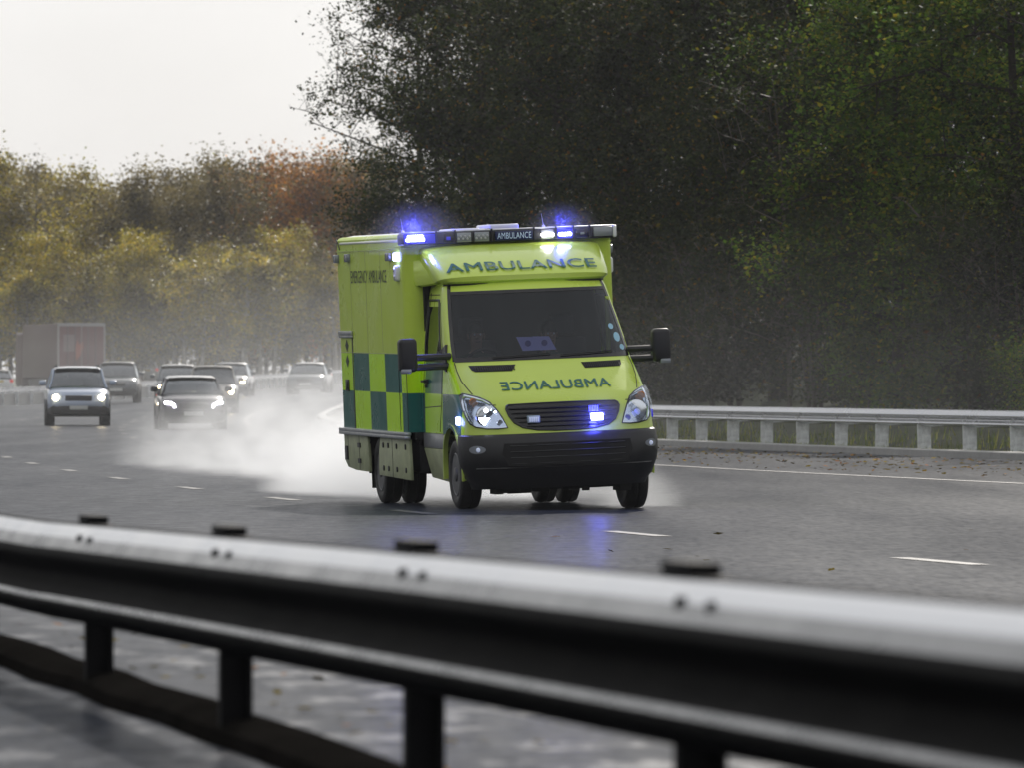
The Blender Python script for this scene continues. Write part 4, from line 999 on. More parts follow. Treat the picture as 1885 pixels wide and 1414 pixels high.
def car(label, cat, X, D, yaw, paint, L=4.3, Wd=1.78, H=1.45, hood=.92, kind='hatch', lights='lit', rear=False, name='car', clear=.20, dz=0, group='vehicles on the wet motorway', rails=False):
    # front at -y
    root = empty(name, (X, D, zg(X, D)+dz), (0, 0, R(yaw+(180 if rear else 0)))); tag(root, label, cat, group)
    hw = Wd/2; h = L/2; belt = hood+.04; c = clear
    tail = {'hatch': (h-.10, belt), 'sedan': (h-.06, hood+.05), 'suv': (h-.06, belt), 'van': (h-.05, belt)}[kind]
    mb = MB(); loft(mb, [(-h, hw*.70, c+.16, hood-.34), (-h+.06, hw*.86, c+.05, hood-.22), (-h+.22, hw*.95, c, hood-.13), (-h+.6, hw*.985, c, hood-.05), (-h+1.05, hw, c, hood), (0, hw, c, belt), (h-.6, hw, c, belt), (h-.2, hw*.96, c+.02, tail[1]), (h-.03, hw*.88, c+.10, tail[1]-.12), (h, hw*.78, c+.2, tail[1]-.25)], p=5)
    body = mb.build('body', paint, root, smooth=True)
    # glasshouse: trapezoid sections
    cowl = -h+1.0; r0 = cowl+(.75 if kind != 'van' else .55); 
    r1, g1 = {'hatch': (h-.75, h-.12), 'sedan': (h-1.5, h-.7), 'suv': (h-.45, h-.10), 'van': (h-.3, h-.08)}[kind]
    def tr(y, z, k):   # half width at height fraction
        return k
    st = [(cowl, belt-.08, belt-.02, .90, .86), (cowl+.25, belt-.08, belt+(H-belt)*.35, .93, .82), (r0, belt-.08, H-.035, .94, .74), ((r0+r1)/2, belt-.08, H, .95, .74), (r1, belt-.08, H-.05, .93, .73), (g1, belt-.08, belt+.02, .88, .80)]
    vs_ = []; n = 0
    for (y, z0, z1, k0, k1) in st:
        rr = .06
        ring = [(-hw*k0, z0), (-hw*(k0*.45+k1*.55), z0+(z1-z0)*.6), (-hw*k1-.0, z1-.05), (-hw*k1+.08, z1-.005), (-hw*.3, z1+.012), (hw*.3, z1+.012), (hw*k1-.08, z1-.005), (hw*k1, z1-.05), (hw*(k0*.45+k1*.55), z0+(z1-z0)*.6), (hw*k0, z0)]
        n = len(ring); vs_ += [(x, y, z) for x, z in ring]
    fs_ = []; fm = []
    for i in range(len(st)-1):
        for k in range(n-1): fs_.append((i*n+k, i*n+k+1, (i+1)*n+k+1, (i+1)*n+k))
    fs_.append(tuple(range(n))[::-1]); fs_.append(tuple(range((len(st)-1)*n, len(st)*n)))
    gmb = MB().add(vs_, fs_); g = gmb.build('window', CG, root, smooth=True)
    # roof panel and pillars
    mb = MB(); rs = []
    for i in (2, 3, 4):
        y = st[i][0]+(-.10 if i == 2 else .10 if i == 4 else 0)
        rs.append([(vs_[i*n+k][0]*1.012, y, vs_[i*n+k][2]+.012-(.02 if i != 3 else 0)) for k in (2,3,4,5,6,7)])
    mb.add([p for r_ in rs for p in r_], [(i*6+k, i*6+k+1, (i+1)*6+k+1, (i+1)*6+k) for i in range(2) for k in range(5)]); 
    for s, k in ((-1, 2), (1, 7)):
        k2 = 0 if k == 2 else 9
        A = [vs_[0*n+k2], vs_[1*n+k], vs_[2*n+k]]; mb.tube([(p[0]*1.005, p[1], p[2]+.01) for p in A], .035, 6)
        B_ = [vs_[4*n+k], vs_[5*n+k2]]; mb.tube([(p[0]*1.005, p[1], p[2]+.01) for p in B_], .055 if kind != 'sedan' else .045, 6)
        m_ = vs_[3*n+k]; q_ = vs_[3*n+k2]; mb.tube([(m_[0]*1.01, m_[1], m_[2]), (q_[0]*1.01, q_[1], q_[2])], .03, 6)
    mb.build('roof', paint, root, smooth=True)
    if rails:
        for s in (-1, 1): MB().tube([(s*hw*.66, r0+.1, H+.01), (s*hw*.66, r0+.15, H+.06), (s*hw*.66, r1-.15, H+.06), (s*hw*.66, r1-.1, H+.0)], .018, 6).build('roof_rail', M['black'], root)
    # interior block so that the glass reads dark
    MB().box(-hw*.8, hw*.8, cowl+.5, g1-.3, c+.1, belt-.0).build('dark_interior_block', M['dark'], root)
    mb = MB()
    for x in (-.38, .38): mb.box(x-.22, x+.22, .0, .12, belt-.3, belt+.22); mb.box(x-.1, x+.1, .02, .1, belt+.24, belt+.38)
    mb.build('seat', M['seat'], root, bevel=.03)
    # lower bumper, grille, plate
    mb = MB(); loft(mb, [(-h-.015, hw*.66, c+.06, c+.26), (-h+.03, hw*.88, c-.0, c+.30), (-h+.2, hw*.965, c-.02, c+.26)], p=5); mb.build('bumper', M['black'], root, smooth=True)
    mb = MB(); mb.box(-hw*.42, hw*.42, -h-.015, -h+.08, hood-.40, hood-.24); gr = mb.build('grille', M['black'], root, bevel=.02)
    mb = MB(); [mb.box(-hw*.40, hw*.40, -h-.024, -h-.014, z, z+.014) for z in np.arange(hood-.385, hood-.25, .04)]; mb.build('grille_bar', M['steel'], gr)
    mb = MB(); mb.box(-.26, .26, -h-.03, -h-.018, c+.17, c+.28); mb.build('number_plate', PLATE, root)
    for s in (-1, 1):
        # headlamp housing
        mb = MB(); x0, x1 = sorted((s*hw*.50, s*hw*.90)); yy = -h+.03
        mb.add([(s*hw*.50, -h-.005, hood-.36), (s*hw*.86, -h+.10, hood-.36), (s*hw*.93, -h+.24, hood-.20), (s*hw*.50, -h+.03, hood-.25),
                (s*hw*.50, -h+.3, hood-.36), (s*hw*.84, -h+.3, hood-.36), (s*hw*.88, -h+.4, hood-.20), (s*hw*.50, -h+.3, hood-.25)],
               [(0,1,2,3),(4,7,6,5),(0,4,5,1),(1,5,6,2),(2,6,7,3),(3,7,4,0)])
        hl = mb.build('headlight', M['clear'] if lights != 'off' else OFFL, root, bevel=.01)
        if lights == 'lit':
            MB().lathe([(.001,-.045),(.07,-.04),(.085,0),(.085,.05)], (s*hw*.72, -h+.02, hood-.30), 'y', 14).build('bulb', LIT, hl, smooth=True)
        if lights == 'drl':
            MB().tube([(s*hw*.86, -h+.06, hood-.23), (s*hw*.66, -h-.01, hood-.25), (s*hw*.60, -h-.02, hood-.29), (s*hw*.56, -h-.02, hood-.36)], .036, 8).build('light_strip', DRL, hl, smooth=True)
        # mirrors
        mb = MB(); mb.box(s*(hw+.10)-.10, s*(hw+.10)+.10, cowl+.35, cowl+.47, belt+.02, belt+.17); mi = mb.build('wing_mirror', paint if lights != 'drl' else M['black'], root, bevel=.04)
        # tail lamps
        mb = MB(); mb.box(min(s*hw*.70, s*hw*.93), max(s*hw*.70, s*hw*.93), h-.12, h+.005, tail[1]-.24, tail[1]-.06); mb.build('tail_light', TAIL, root, bevel=.03)
        for y in (-h+.85, h-.80):
            r = .32 if H < 1.6 else .36
            wh = empty('wheel', (s*(hw-.11), y, r-.0)); wh.parent = root
            MB().lathe([(r*.62,-.10),(r*.9,-.105),(r,-.08),(r,.08),(r*.9,.105),(r*.62,.10)], (0,0,0), 'x', 28).build('tyre', M['rubber'], wh, smooth=True)
            mb = MB(); a = s
            mb.lathe([(r*.62, a*.095),(r*.58, a*.05),(r*.15, a*.06),(.001, a*.07)], (0,0,0), 'x', 24)
            for q in range(5): mb.box(-.01+a*.07, .01+a*.07, -.02+r*.3*math.cos(R(72*q)), .02+r*.3*math.cos(R(72*q)), r*.3*math.sin(R(72*q))-.08, r*.3*math.sin(R(72*q))+.08)
            mb.build('rim', M['silver'], wh, smooth=True)
            MB().lathe([(r+.05,-.125),(r+.05,.122)], (s*(hw-.115), y, r+.0), 'x', 28).build('wheel_well', M['dark'], root)
    mb = MB(); mb.box(-.26, .26, h+.0, h+.01, tail[1]-.22, tail[1]-.11); mb.build('rear_number_plate', PLATEY, root)
    mb = MB(); mb.box(-hw*.8, hw*.8, -h+.3, h-.3, c-.04, c+.1); mb.build('underside', M['dark'], root)
    return root
F_ = 13500.0
def at(px, D): return (px-943)*F_**-1*D
SB = carpaint('silver_blue_paint', (.40, .47, .60)); DK = carpaint('dark_violet_grey_paint', (.05, .045, .06)); GR = carpaint('mid_grey_paint', (.11, .12, .13)); SV = carpaint('silver_paint', (.50, .51, .53)); WH = carpaint('white_car_paint', (.75, .76, .76), 0); BR = carpaint('warm_grey_paint', (.28, .26, .24))
car('silver blue off-roader with lit headlights and roof rails, outermost of the oncoming traffic', 'off-road car', at(142, 214), 214, 4.5, SB, 4.6, 1.84, 1.72, 1.12, 'suv', name='suv', clear=.30, rails=True)
car('dark saloon with bright white bent daytime light strips, nearest of the oncoming cars', 'car', at(350, 198), 198, 5, DK, 4.5, 1.80, 1.44, .95, 'sedan', lights='drl', name='saloon_car')
car('tall grey estate without lights following close behind the silver blue off-roader', 'estate car', at(217, 300), 300, 1, GR, 4.5, 1.80, 1.66, 1.05, 'suv', lights='off', name='estate_car', clear=.28, dz=.05)
car('grey car with one headlight showing behind the roof of the dark saloon', 'car', at(327, 285), 285, 2, GR, 4.2, 1.74, 1.56, .98, 'hatch', name='hatchback_car')
car('warm grey people carrier with lit headlight beside the dark saloon', 'people carrier', at(392, 258), 258, 2, BR, 4.4, 1.80, 1.62, 1.0, 'van', name='people_carrier', dz=.02)
car('silver car with lit headlight following behind the warm grey people carrier', 'car', at(426, 318), 318, -2, SV, 4.3, 1.76, 1.50, .98, 'hatch', name='hatchback_car', dz=.0)
car('small grey car alone in the spray with an empty lane before it', 'car', at(570, 329), 329, -4, GR, 4.3, 1.76, 1.40, .92, 'sedan', lights='off', name='saloon_car')
car('white car driving away beyond the median barrier below the red lorry box', 'car', at(70, 420), 420, 8, WH, 4.2, 1.76, 1.55, .98, 'hatch', lights='off', rear=True, name='hatchback_car', dz=.3)
car('white car driving away, cut by the left edge of the picture', 'car', at(-8, 415), 415, 9, WH, 4.2, 1.78, 1.52, .98, 'hatch', lights='off', rear=True, name='hatchback_car', dz=.15)
car('silver car driving away just ahead of the tall grey estate', 'car', at(259, 470), 470, 12, SV, 4.2, 1.76, 1.50, .98, 'hatch', lights='off', rear=True, name='hatchback_car', dz=.42)
car('pale car driving away on the far carriageway, small against the mist', 'car', at(441, 520), 520, 16, WH, 4.3, 1.78, 1.52, .98, 'hatch', lights='off', rear=True, name='hatchback_car', dz=.60)
# lorry going away
LR = mat('lorry_side_red', (.05, .008, .008), .5, noise=.15, nscale=.8); LB = mat('lorry_rear_pink_grey', (.17, .07, .07), .45, noise=.12, nscale=.7); LF = mat('lorry_frame', (.36, .34, .33), .4); LO = mat('lorry_orange_mark', (.38, .11, .07), .5)
D0 = 392; lx = at(150, D0)
lor = empty('lorry', (lx, D0, zg(lx, D0)-.05), (0, 0, R(12.5))); tag(lor, 'tall red box lorry with pinkish rear doors driving away on the far carriageway', 'lorry', 'vehicles on the wet motorway')
MB().box(-1.27, 1.27, .03, 12.5, 1.1, 4.0).build('trailer_box', LR, lor, bevel=.03)
rd = MB().box(-1.2, 1.2, -.03, .05, 1.2, 3.86).build('rear_door', LB, lor)
mb = MB(); mb.box(-1.29, 1.29, -.05, .06, 3.86, 4.03); mb.box(-1.29, -1.2, -.045, .06, 1.08, 3.86); mb.box(1.2, 1.29, -.045, .06, 1.08, 3.86); mb.box(-1.2, 1.2, -.045, .06, 1.06, 1.2); mb.box(-.015, .015, -.04, .03, 1.2, 3.86); mb.build('rear_frame', LF, lor)
mb = MB()
for x in (-.75, -.35, .35, .75): mb.tube([(x, -.06, 1.2), (x, -.06, 3.86)], .018, 6)
mb.build('lock_rod', M['steel'], rd)
MB().add([(-.30,-.036,2.0),(-.05,-.036,2.3),(.10,-.036,2.75),(.05,-.036,3.05),(-.12,-.036,2.85),(-.22,-.036,3.15),(-.34,-.036,2.7)], [(0,1,2,3,4,5,6)]).build('orange_mark', LO, rd)
MB().box(-.98, -.38, -.037, -.03, 2.5, 3.4).build('pale_panel', mat('faded_panel', (.24, .17, .17), .5), rd)
mb = MB(); mb.box(-.45, .45, .2, 12.3, .75, 1.08); mb.box(-1.2, 1.2, .0, .15, .5, .62); mb.box(-1.25, -1.2, 4.2, 9.6, .45, 1.05); mb.box(1.2, 1.25, 4.2, 9.6, .45, 1.05); mb.build('chassis', M['dark'], lor)
for y in (1.6, 2.9, 4.0, 10.6, 14.6):
    for s in (-1, 1): MB().lathe([(.3,-.15),(.48,-.15),(.51,-.1),(.51,.1),(.48,.15),(.3,.15)], (s*1.05, y, .51), 'x', 24).build('wheel', M['rubber'], lor, smooth=True)
mb = MB(); mb.box(-1.24, 1.24, 12.9, 15.4, .6, 3.6); mb.build('cab', LR, lor, bevel=.15, seg=3)
for s in (-1, 1): MB().box(s*.95-.2, s*.95+.2, -.07, -.0, .66, .82).build('tail_light', TAIL, lor, bevel=.02)

# ================================================================== trees and plants
def leaf_mesh(name, centres, size, m, rs, flat=.6):
    n = len(centres); up = rs.normal(size=(n, 3))*flat+np.array([0, 0, 1.0]); a = np.cross(up, rs.normal(size=(n, 3))); a /= np.linalg.norm(a, axis=1)[:, None]
    b = np.cross(up, a); b += rs.normal(size=(n, 3))*.2; b -= (b*a).sum(1)[:, None]*a; b /= np.linalg.norm(b, axis=1)[:, None]
    s = (size*rs.uniform(.6, 1.3, n))[:, None]
    c = centres; L = a*s*.5; Wd = b*s*.30
    V = np.stack([c-L, c-L*.1+Wd, c+L, c-L*.1-Wd], 1).reshape(-1, 3)
    me = bpy.data.meshes.new(name); me.vertices.add(4*n); me.vertices.foreach_set('co', V.astype(np.float32).ravel())
    me.loops.add(4*n); me.loops.foreach_set('vertex_index', np.arange(4*n, dtype=np.int32)); me.polygons.add(n)
    me.polygons.foreach_set('loop_start', np.arange(0, 4*n, 4, dtype=np.int32)); me.polygons.foreach_set('loop_total', np.full(n, 4, dtype=np.int32))
    me.update(calc_edges=True); me.materials.append(m); return me
def tree_meshes(seed, H, CR, base, nleaf, lsize, lmat, bmat, nlimb=16, twigs=5, sub=5, clump=.34, tr=.16, lean=0, droop=0, top=1.0, stems=1):
    r = random.Random(seed); rs = np.random.default_rng(seed); mb = MB(); tips = []
    for stn in range(stems):
        ox, oy = (0, 0) if stems == 1 else (r.uniform(-.6, .6), r.uniform(-.6, .6))
        pts = [Vector((ox, oy, -.3))]; n = 8
        for i in range(1, n+1):
            t = i/n; pts.append(Vector((ox*(1+t)+math.sin(t*5+seed)*.10*t*CR*.4+lean*t*t*H, oy*(1+t)+math.cos(t*4+seed)*.1*t*CR*.4, H*.93*t)))
        mb.tube(pts, [tr*(1-.9*(i/n)**.9)+.008 for i in range(n+1)], 8)
        for l in range(nlimb//stems):
            t = base+(.97-base)*(l+r.random())/(nlimb//stems); k = t*n; i = min(int(k), n-1); p0 = pts[i].lerp(pts[i+1], k-i)
            env = CR*(math.sin(math.pi*min(max((t-base)/(1.08-base), .02), 1))**.55)*r.uniform(.7, 1.1)
            az = l*2.4+r.uniform(-.5, .5); up = r.uniform(.15, .8)
            d = Vector((math.cos(az), math.sin(az), up)); q = [p0]
            for j in range(1, 5):
                f = j/4; q.append(p0+Vector((d.x*env*f, d.y*env*f, up*env*f*.7-droop*f*f*env))+Vector((r.uniform(-.12,.12), r.uniform(-.12,.12), r.uniform(-.1,.15)))*env*.5)
            r0 = tr*.34*(1-t*.6); mb.tube(q, [r0*(1-.75*j/4)+.005 for j in range(5)], 5, cap=False); tips += q[2:]
            for tw in range(twigs):
                f = r.uniform(.3, 1); jj = min(int(f*4), 3); s0 = q[jj].lerp(q[jj+1], f*4-jj)
                dv = Vector((r.gauss(0, 1), r.gauss(0, 1), r.gauss(.35, .7))).normalized()*env*r.uniform(.25, .5); e = s0+dv; m_ = s0+dv*.5+Vector((0,0,.05*env))
                mb.tube([s0, m_, e], [.016, .011, .006], 4, cap=False); tips += [m_, e]
                for sb in range(sub):
                    dv2 = Vector((r.gauss(0, 1), r.gauss(0, 1), r.gauss(.4, .7))).normalized()*env*r.uniform(.12, .28); s1 = m_.lerp(e, r.random()); mb.tube([s1, s1+dv2*.5+Vector((0,0,.02)), s1+dv2], [.008, .006, .003], 3, cap=False); tips.append(s1+dv2)
    me = None; o = mb.build('trunk', bmat, smooth=True); tm = o.data; bpy.data.objects.remove(o)
    T_ = np.array([tuple(p) for p in tips]); lm = None
    if nleaf:
        ci = rs.integers(0, len(T_), nleaf); wgt = rs.uniform(.5, 1.5, len(T_))
        C = T_[ci]+rs.normal(size=(nleaf, 3))*clump*wgt[ci][:, None]*CR/3.0
        C = C[C[:, 2] > .15]; lm = leaf_mesh('crown', C, lsize, lmat, rs)
    return tm, lm
def place_tree(meshes, X, D, name, label, cat, group, s=1.0, rz=0, sz=None, sink=.1):
    root = empty(name, (X, D, zg(X, D)-sink), (0, 0, rz)); root.scale = (s, s, sz or s); tag(root, label, cat, group)
    t = bpy.data.objects.new('trunk', meshes[0]); col.objects.link(t); t.parent = root
    if meshes[1]: c = bpy.data.objects.new('crown', meshes[1]); col.objects.link(c); c.parent = root
    return root
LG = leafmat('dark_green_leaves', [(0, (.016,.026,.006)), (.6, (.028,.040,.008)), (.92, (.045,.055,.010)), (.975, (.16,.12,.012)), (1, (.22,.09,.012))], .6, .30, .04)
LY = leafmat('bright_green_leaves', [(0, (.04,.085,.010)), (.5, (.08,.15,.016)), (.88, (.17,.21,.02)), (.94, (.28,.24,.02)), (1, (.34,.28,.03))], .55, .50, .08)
LO_ = leafmat('olive_leaves', [(0, (.22,.21,.022)), (.5, (.40,.34,.035)), (.85, (.56,.42,.05)), (1, (.26,.18,.04))], .5, .4)
LR_ = leafmat('orange_leaves', [(0, (.22,.12,.03)), (.5, (.45,.20,.03)), (.85, (.62,.28,.03)), (1, (.42,.17,.03))], .5, .4)
LB_ = leafmat('brown_olive_leaves', [(0, (.15,.13,.05)), (.5, (.25,.20,.07)), (1, (.17,.13,.05))], .55, .35)
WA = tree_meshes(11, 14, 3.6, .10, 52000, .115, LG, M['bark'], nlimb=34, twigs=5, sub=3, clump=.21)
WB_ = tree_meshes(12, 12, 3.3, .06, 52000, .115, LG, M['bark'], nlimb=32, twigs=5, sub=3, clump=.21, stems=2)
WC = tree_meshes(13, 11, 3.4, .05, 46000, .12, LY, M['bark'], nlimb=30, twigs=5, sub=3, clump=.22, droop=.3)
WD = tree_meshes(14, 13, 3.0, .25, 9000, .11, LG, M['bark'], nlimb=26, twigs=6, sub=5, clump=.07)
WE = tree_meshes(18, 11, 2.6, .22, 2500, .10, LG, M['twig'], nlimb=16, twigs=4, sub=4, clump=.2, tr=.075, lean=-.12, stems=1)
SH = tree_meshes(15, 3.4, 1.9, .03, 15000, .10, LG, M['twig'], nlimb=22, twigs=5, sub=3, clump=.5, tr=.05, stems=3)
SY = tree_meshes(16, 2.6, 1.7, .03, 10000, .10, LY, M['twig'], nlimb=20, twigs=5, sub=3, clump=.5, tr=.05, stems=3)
random.seed(21)
wood = [  # X, D, mesh, scale, label
 (-2.3, 216, WA, 1.0, 'dark tree at the left end of the nearside wood, its crown against the sky'),
 (-3.0, 232, WD, 1.12, 'thinly leaved tree whose bare twigs reach over the sky at the wood edge'),
 (-.9, 203, WB_, 1.15, 'dark many-stemmed tree above the rear of the ambulance box'),
 (1.1, 196, WA, 1.05, 'dark tree above the left end of the ambulance light bar'),
 (2.9, 188, WB_, 1.1, 'dark tree rising behind the middle of the ambulance roof'),
 (4.6, 179, WA, .98, 'dark tree rising behind the two lit lamps at the right of the roof'),
 (6.2, 171, WB_, 1.05, 'dark tree just right of the ambulance box'),
 (7.6, 162, WD, 1.0, 'thin twiggy tree half swallowed by the dark wood beside the greener one'),
 (6.1, 161, WE, .75, 'crooked tree with bare pale curved limbs in the dark wood'),
 (8.6, 158, WA, 1.0, 'dark tree with a deep shadowed crown behind the right wing mirror'),
 (7.9, 150, WC, .95, 'brighter green tree with drooping leaves, leftmost of the greener ones'),
 (10.0, 146, WC, 1.05, 'brighter green tree with drooping leaves at the upper right corner'),
 (11.6, 135, WD, .9, 'sparse tree with many shining wet twigs at the right edge'),
 (13.2, 146, WA, 1.0, 'dark tree filling the right edge behind the greener tree')]
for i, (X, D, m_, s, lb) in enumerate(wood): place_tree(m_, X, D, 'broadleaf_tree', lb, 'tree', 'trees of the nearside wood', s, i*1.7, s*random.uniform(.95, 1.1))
back = [(1.5,224),(3.6,212),(5.8,204),(8.0,196),(10.2,186),(12.0,176),(13.6,166),(0,240),(15.5,158),(4.5,236),(10.5,214)]
for i, (X, D) in enumerate(back):
    place_tree((WA, WB_)[i%2], X, D, 'broadleaf_tree', 'shadowed tree deep inside the dark nearside wood, seen only between nearer crowns', 'tree', 'trees deep inside the nearside wood', 1.15, i*2.1+.5, 1.25)
shr = [(.2,205,SH,1.2),(2.2,192,SH,1.3),(4.2,180,SH,1.2),(5.7,169,SH,1.25),(6.9,161,SH,1.1),(8.2,155,SH,1.2),(9.2,147,SY,.95),(10.0,141,SH,1.25),(11.1,137,SY,1.0),(11.8,131,SY,.9),(12.9,135,SH,1.3),(7.6,157,SY,.6),(9.9,137,SY,.55)]
sl_ = ['bush low behind the barrier and hidden by the ambulance box', 'bush low behind the ambulance roof and the dark trees', 'bush behind the middle of the ambulance cab', 'dark bush at the foot of the wood behind the ambulance', 'dark bush beside the right wing mirror of the ambulance', 'dark bush above the left part of the pale barrier posts',
 'yellow green bush over the barrier, leftmost of the sunlit ones', 'dark rounded bush between two yellow green bushes', 'yellow green bush above the right third of the barrier', 'yellow green bush at the right edge, nearest the barrier', 'dark tall bush at the right edge behind the yellow green one', 'small leafy bush poking up just over the barrier rail', 'small yellow green sapling bush just over the rail at right']
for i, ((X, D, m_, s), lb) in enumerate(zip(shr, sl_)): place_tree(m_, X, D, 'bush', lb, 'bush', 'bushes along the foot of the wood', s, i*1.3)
# far wood across the bend
FA = tree_meshes(31, 14, 3.6, .18, 14000, .26, LO_, M['fartwig'], nlimb=26, twigs=5, sub=3, clump=.40)
FB = tree_meshes(32, 14, 3.4, .22, 3600, .24, LB_, M['fartwig'], nlimb=30, twigs=7, sub=5, clump=.30)
FC = tree_meshes(33, 14, 3.8, .15, 15000, .26, LR_, M['fartwig'], nlimb=26, twigs=5, sub=3, clump=.40)
FD = tree_meshes(34, 14, 3.7, .12, 15000, .26, LB_, M['fartwig'], nlimb=26, twigs=5, sub=3, clump=.42)
FG = tree_meshes(35, 8, 2.6, .30, 7000, .24, LO_, M['birch'], nlimb=20, twigs=5, sub=3, clump=.36, tr=.17, stems=2)
def sky_y(px): return float(np.interp(px, [-60,0,30,80,140,190,240,280,330,380,430,480,540,600,660], [250,262,262,285,300,318,325,300,300,285,275,285,285,270,260]))
random.seed(4); k = 0
kinds = [(-30,FA,'olive'),(20,FB,'bare'),(65,FB,'bare'),(115,FA,'olive'),(160,FB,'bare'),(205,FA,'olive'),(250,FD,'brown'),(295,FD,'brown'),(340,FB,'bare'),(385,FD,'brown'),(430,FD,'brown'),(475,FC,'orange'),(520,FD,'brown'),(565,FC,'orange'),(610,FC,'orange'),(655,FD,'brown')]
nm = {'olive': 'olive green tree', 'bare': 'half bare grey brown tree', 'brown': 'dull brown leaved tree', 'orange': 'orange autumn tree'}
where = {-30:'cut by the left edge of the picture', 20:'above the left part of the red lorry', 65:'with twigs high over the red lorry', 115:'right above the pink rear of the lorry', 160:'just right of the lorry', 205:'at the low dip of the skyline', 250:'starting the rise of the skyline after the dip', 295:'above the dark saloon', 340:'with a thin top above the oncoming saloon', 385:'beneath the tallest bump of the far skyline', 430:'at the tallest bump of the far skyline', 475:'alone, between two dull brown ones', 520:'between two orange trees', 565:'nearest the dark nearside wood', 610:'half hidden behind the dark wood edge', 655:'hidden behind the ambulance box and wood edge'}
for (px, m_, kd) in kinds:
    D = 478+random.uniform(-6, 22); X = at(px, D); top = 1.31+(701-sky_y(px)+random.uniform(-6, 6))*D/F_; h = top-zg(X, D); s = h/14.6
    place_tree(m_, X, D, 'broadleaf_tree', f'{nm[kd]} {where[px]}, across the bend', 'tree', 'trees across the bend', s*.95, k*1.9, s); k += 1
fr_ = [(-15,FG),(45,FG),(88,FA),(215,FG),(262,FA),(310,FG),(350,FG),(400,FA),(445,FG),(490,FG),(540,FA),(590,FG),(625,FG)]
fl = ['at the extreme left edge', 'rising behind the lorry side', 'rising behind the lorry roof', 'just right of the lorry', 'above the gap between lorry and saloon', 'with a pale trunk above the saloon roof', 'above the headlights of the oncoming group', 'in front of the orange trees', 'below the leftmost orange tree', 'below the orange group in thin mist', 'fading into the mist left of the ambulance', 'right beside the ambulance box', 'touching the ambulance box edge']
for i, ((px, m_), lb) in enumerate(zip(fr_, fl)):
    D = 455+random.uniform(-4, 10); X = at(px, D); s = random.uniform(.9, 1.15)*(1 if m_ is FG else .72)
    place_tree(m_, X, D, 'young_tree', f'low yellow green tree {lb}', 'tree', 'front row of the far wood', s, i*2.3)
for i in range(14):
    px = -60+i*55; D = 505+random.uniform(0, 25); X = at(px, D); top = 1.31+(701-sky_y(px)-8)*D/F_; s = (top-zg(X, D))/15.2
    place_tree((FD, FA)[i%2], X, D, 'broadleaf_tree', 'brown green tree in the back row of the far wood, seen through gaps', 'tree', 'back row of the far wood', s, i)
# a few extra trees outside the picture so that the place continues
for i, (X, D) in enumerate([(17,128),(20,116),(23,104),(27,92),(-62,470),(-74,455),(12,300),(24,330),(40,360),(-48,492),(-55,480),(-85,478),(-95,490),(-106,474),(-117,486),(-66,495),(-44,476),(-60,490),(-72,500),(-78,488),(-90,500),(-100,482),(-112,494),(-125,480),(-51,505)]+[(-48-(j%4)*7, 370+j*11) for j in range(10)]):
    place_tree((WA, WB_, FA)[0 if i < 4 else 2], X, D, 'broadleaf_tree', 'tree added outside the view to darken the barrier and ambulance side', 'tree', 'roadside trees outside the view', 1.0, i)
for i, (X, D) in enumerate([(-30,-26),(-23,-31),(-16,-29),(-9,-33),(-2,-30),(5,-32),(12,-28),(19,-31),(26,-27),(-36,-15),(-38,-4),(-40,8),(-41,20),(-43,32),(33,-20)]+[(-34-(j%3)*5, 44+j*9) for j in range(9)]+[(-48-(j%3)*6, 130+j*11) for j in range(22)]):  # unseen trees added behind and beside the camera, darkening barrier and ambulance
    place_tree((WA, WB_)[i%2], X, D, 'broadleaf_tree', 'tree added outside the view to darken the barrier and ambulance side', 'tree', 'roadside trees outside the view', 1.35, i)
# grass of the verge and leaves on the ground
rs = np.random.default_rng(5); n = 26000
D_ = rs.uniform(96, 175, n); off = np.abs(rs.normal(0, 1.0, n))*1.5-1.75; clus = np.sin(D_*1.7)+np.sin(D_*4.1+1)*.7
keep = ((off > -1.4)|(clus > .6)) & (np.sin(D_*.9+off)+np.sin(D_*2.3)+rs.normal(0, .6, n) > -.2); D_, off = D_[keep], off[keep]
X_ = np.array([XB(d) for d in D_])+off; Z_ = np.array([zg(x, d) for x, d in zip(X_, D_)])
hh = rs.uniform(.04, .22, len(D_))*np.where(off > .1, 1.3, .6); a = rs.uniform(0, 6.28, len(D_)); wv = .012
dx, dy = np.cos(a)*wv, np.sin(a)*wv; lx_, ly_ = rs.normal(0, .25, len(D_))*hh, rs.normal(0, .25, len(D_))*hh
V = np.stack([np.stack([X_-dx, D_-dy, Z_-.02], 1), np.stack([X_+dx, D_+dy, Z_-.02], 1), np.stack([X_+lx_, D_+ly_, Z_+hh], 1)], 1).reshape(-1, 3)
me = bpy.data.meshes.new('grass'); k = len(D_); me.vertices.add(3*k); me.vertices.foreach_set('co', V.astype(np.float32).ravel()); me.loops.add(3*k); me.loops.foreach_set('vertex_index', np.arange(3*k, dtype=np.int32)); me.polygons.add(k)
me.polygons.foreach_set('loop_start', np.arange(0, 3*k, 3, dtype=np.int32)); me.polygons.foreach_set('loop_total', np.full(k, 3, dtype=np.int32)); me.update(calc_edges=True)
me.materials.append(leafmat('grass_blades', [(0, (.10,.15,.02)), (.6, (.22,.28,.03)), (1, (.50,.45,.06))], .4, .5))
g = bpy.data.objects.new('grass', me); col.objects.link(g); tag(g, 'ragged sunlit grass between and behind the pale barrier posts', 'grass', kind='stuff')
LM = leafmat('fallen_wet_leaves', [(0, (.05,.04,.012)), (.4, (.12,.09,.015)), (.75, (.32,.24,.03)), (1, (.42,.13,.02))], .7, .2, .0)
n = 1800; D_ = rs.uniform(88, 160, n); f = rs.beta(2, 1.3, n); XE_ = np.array([XE(d) for d in D_]); XK = np.array([XB(d)-2.2 for d in D_]); X_ = XE_+.3+(XK-XE_-.3)*f
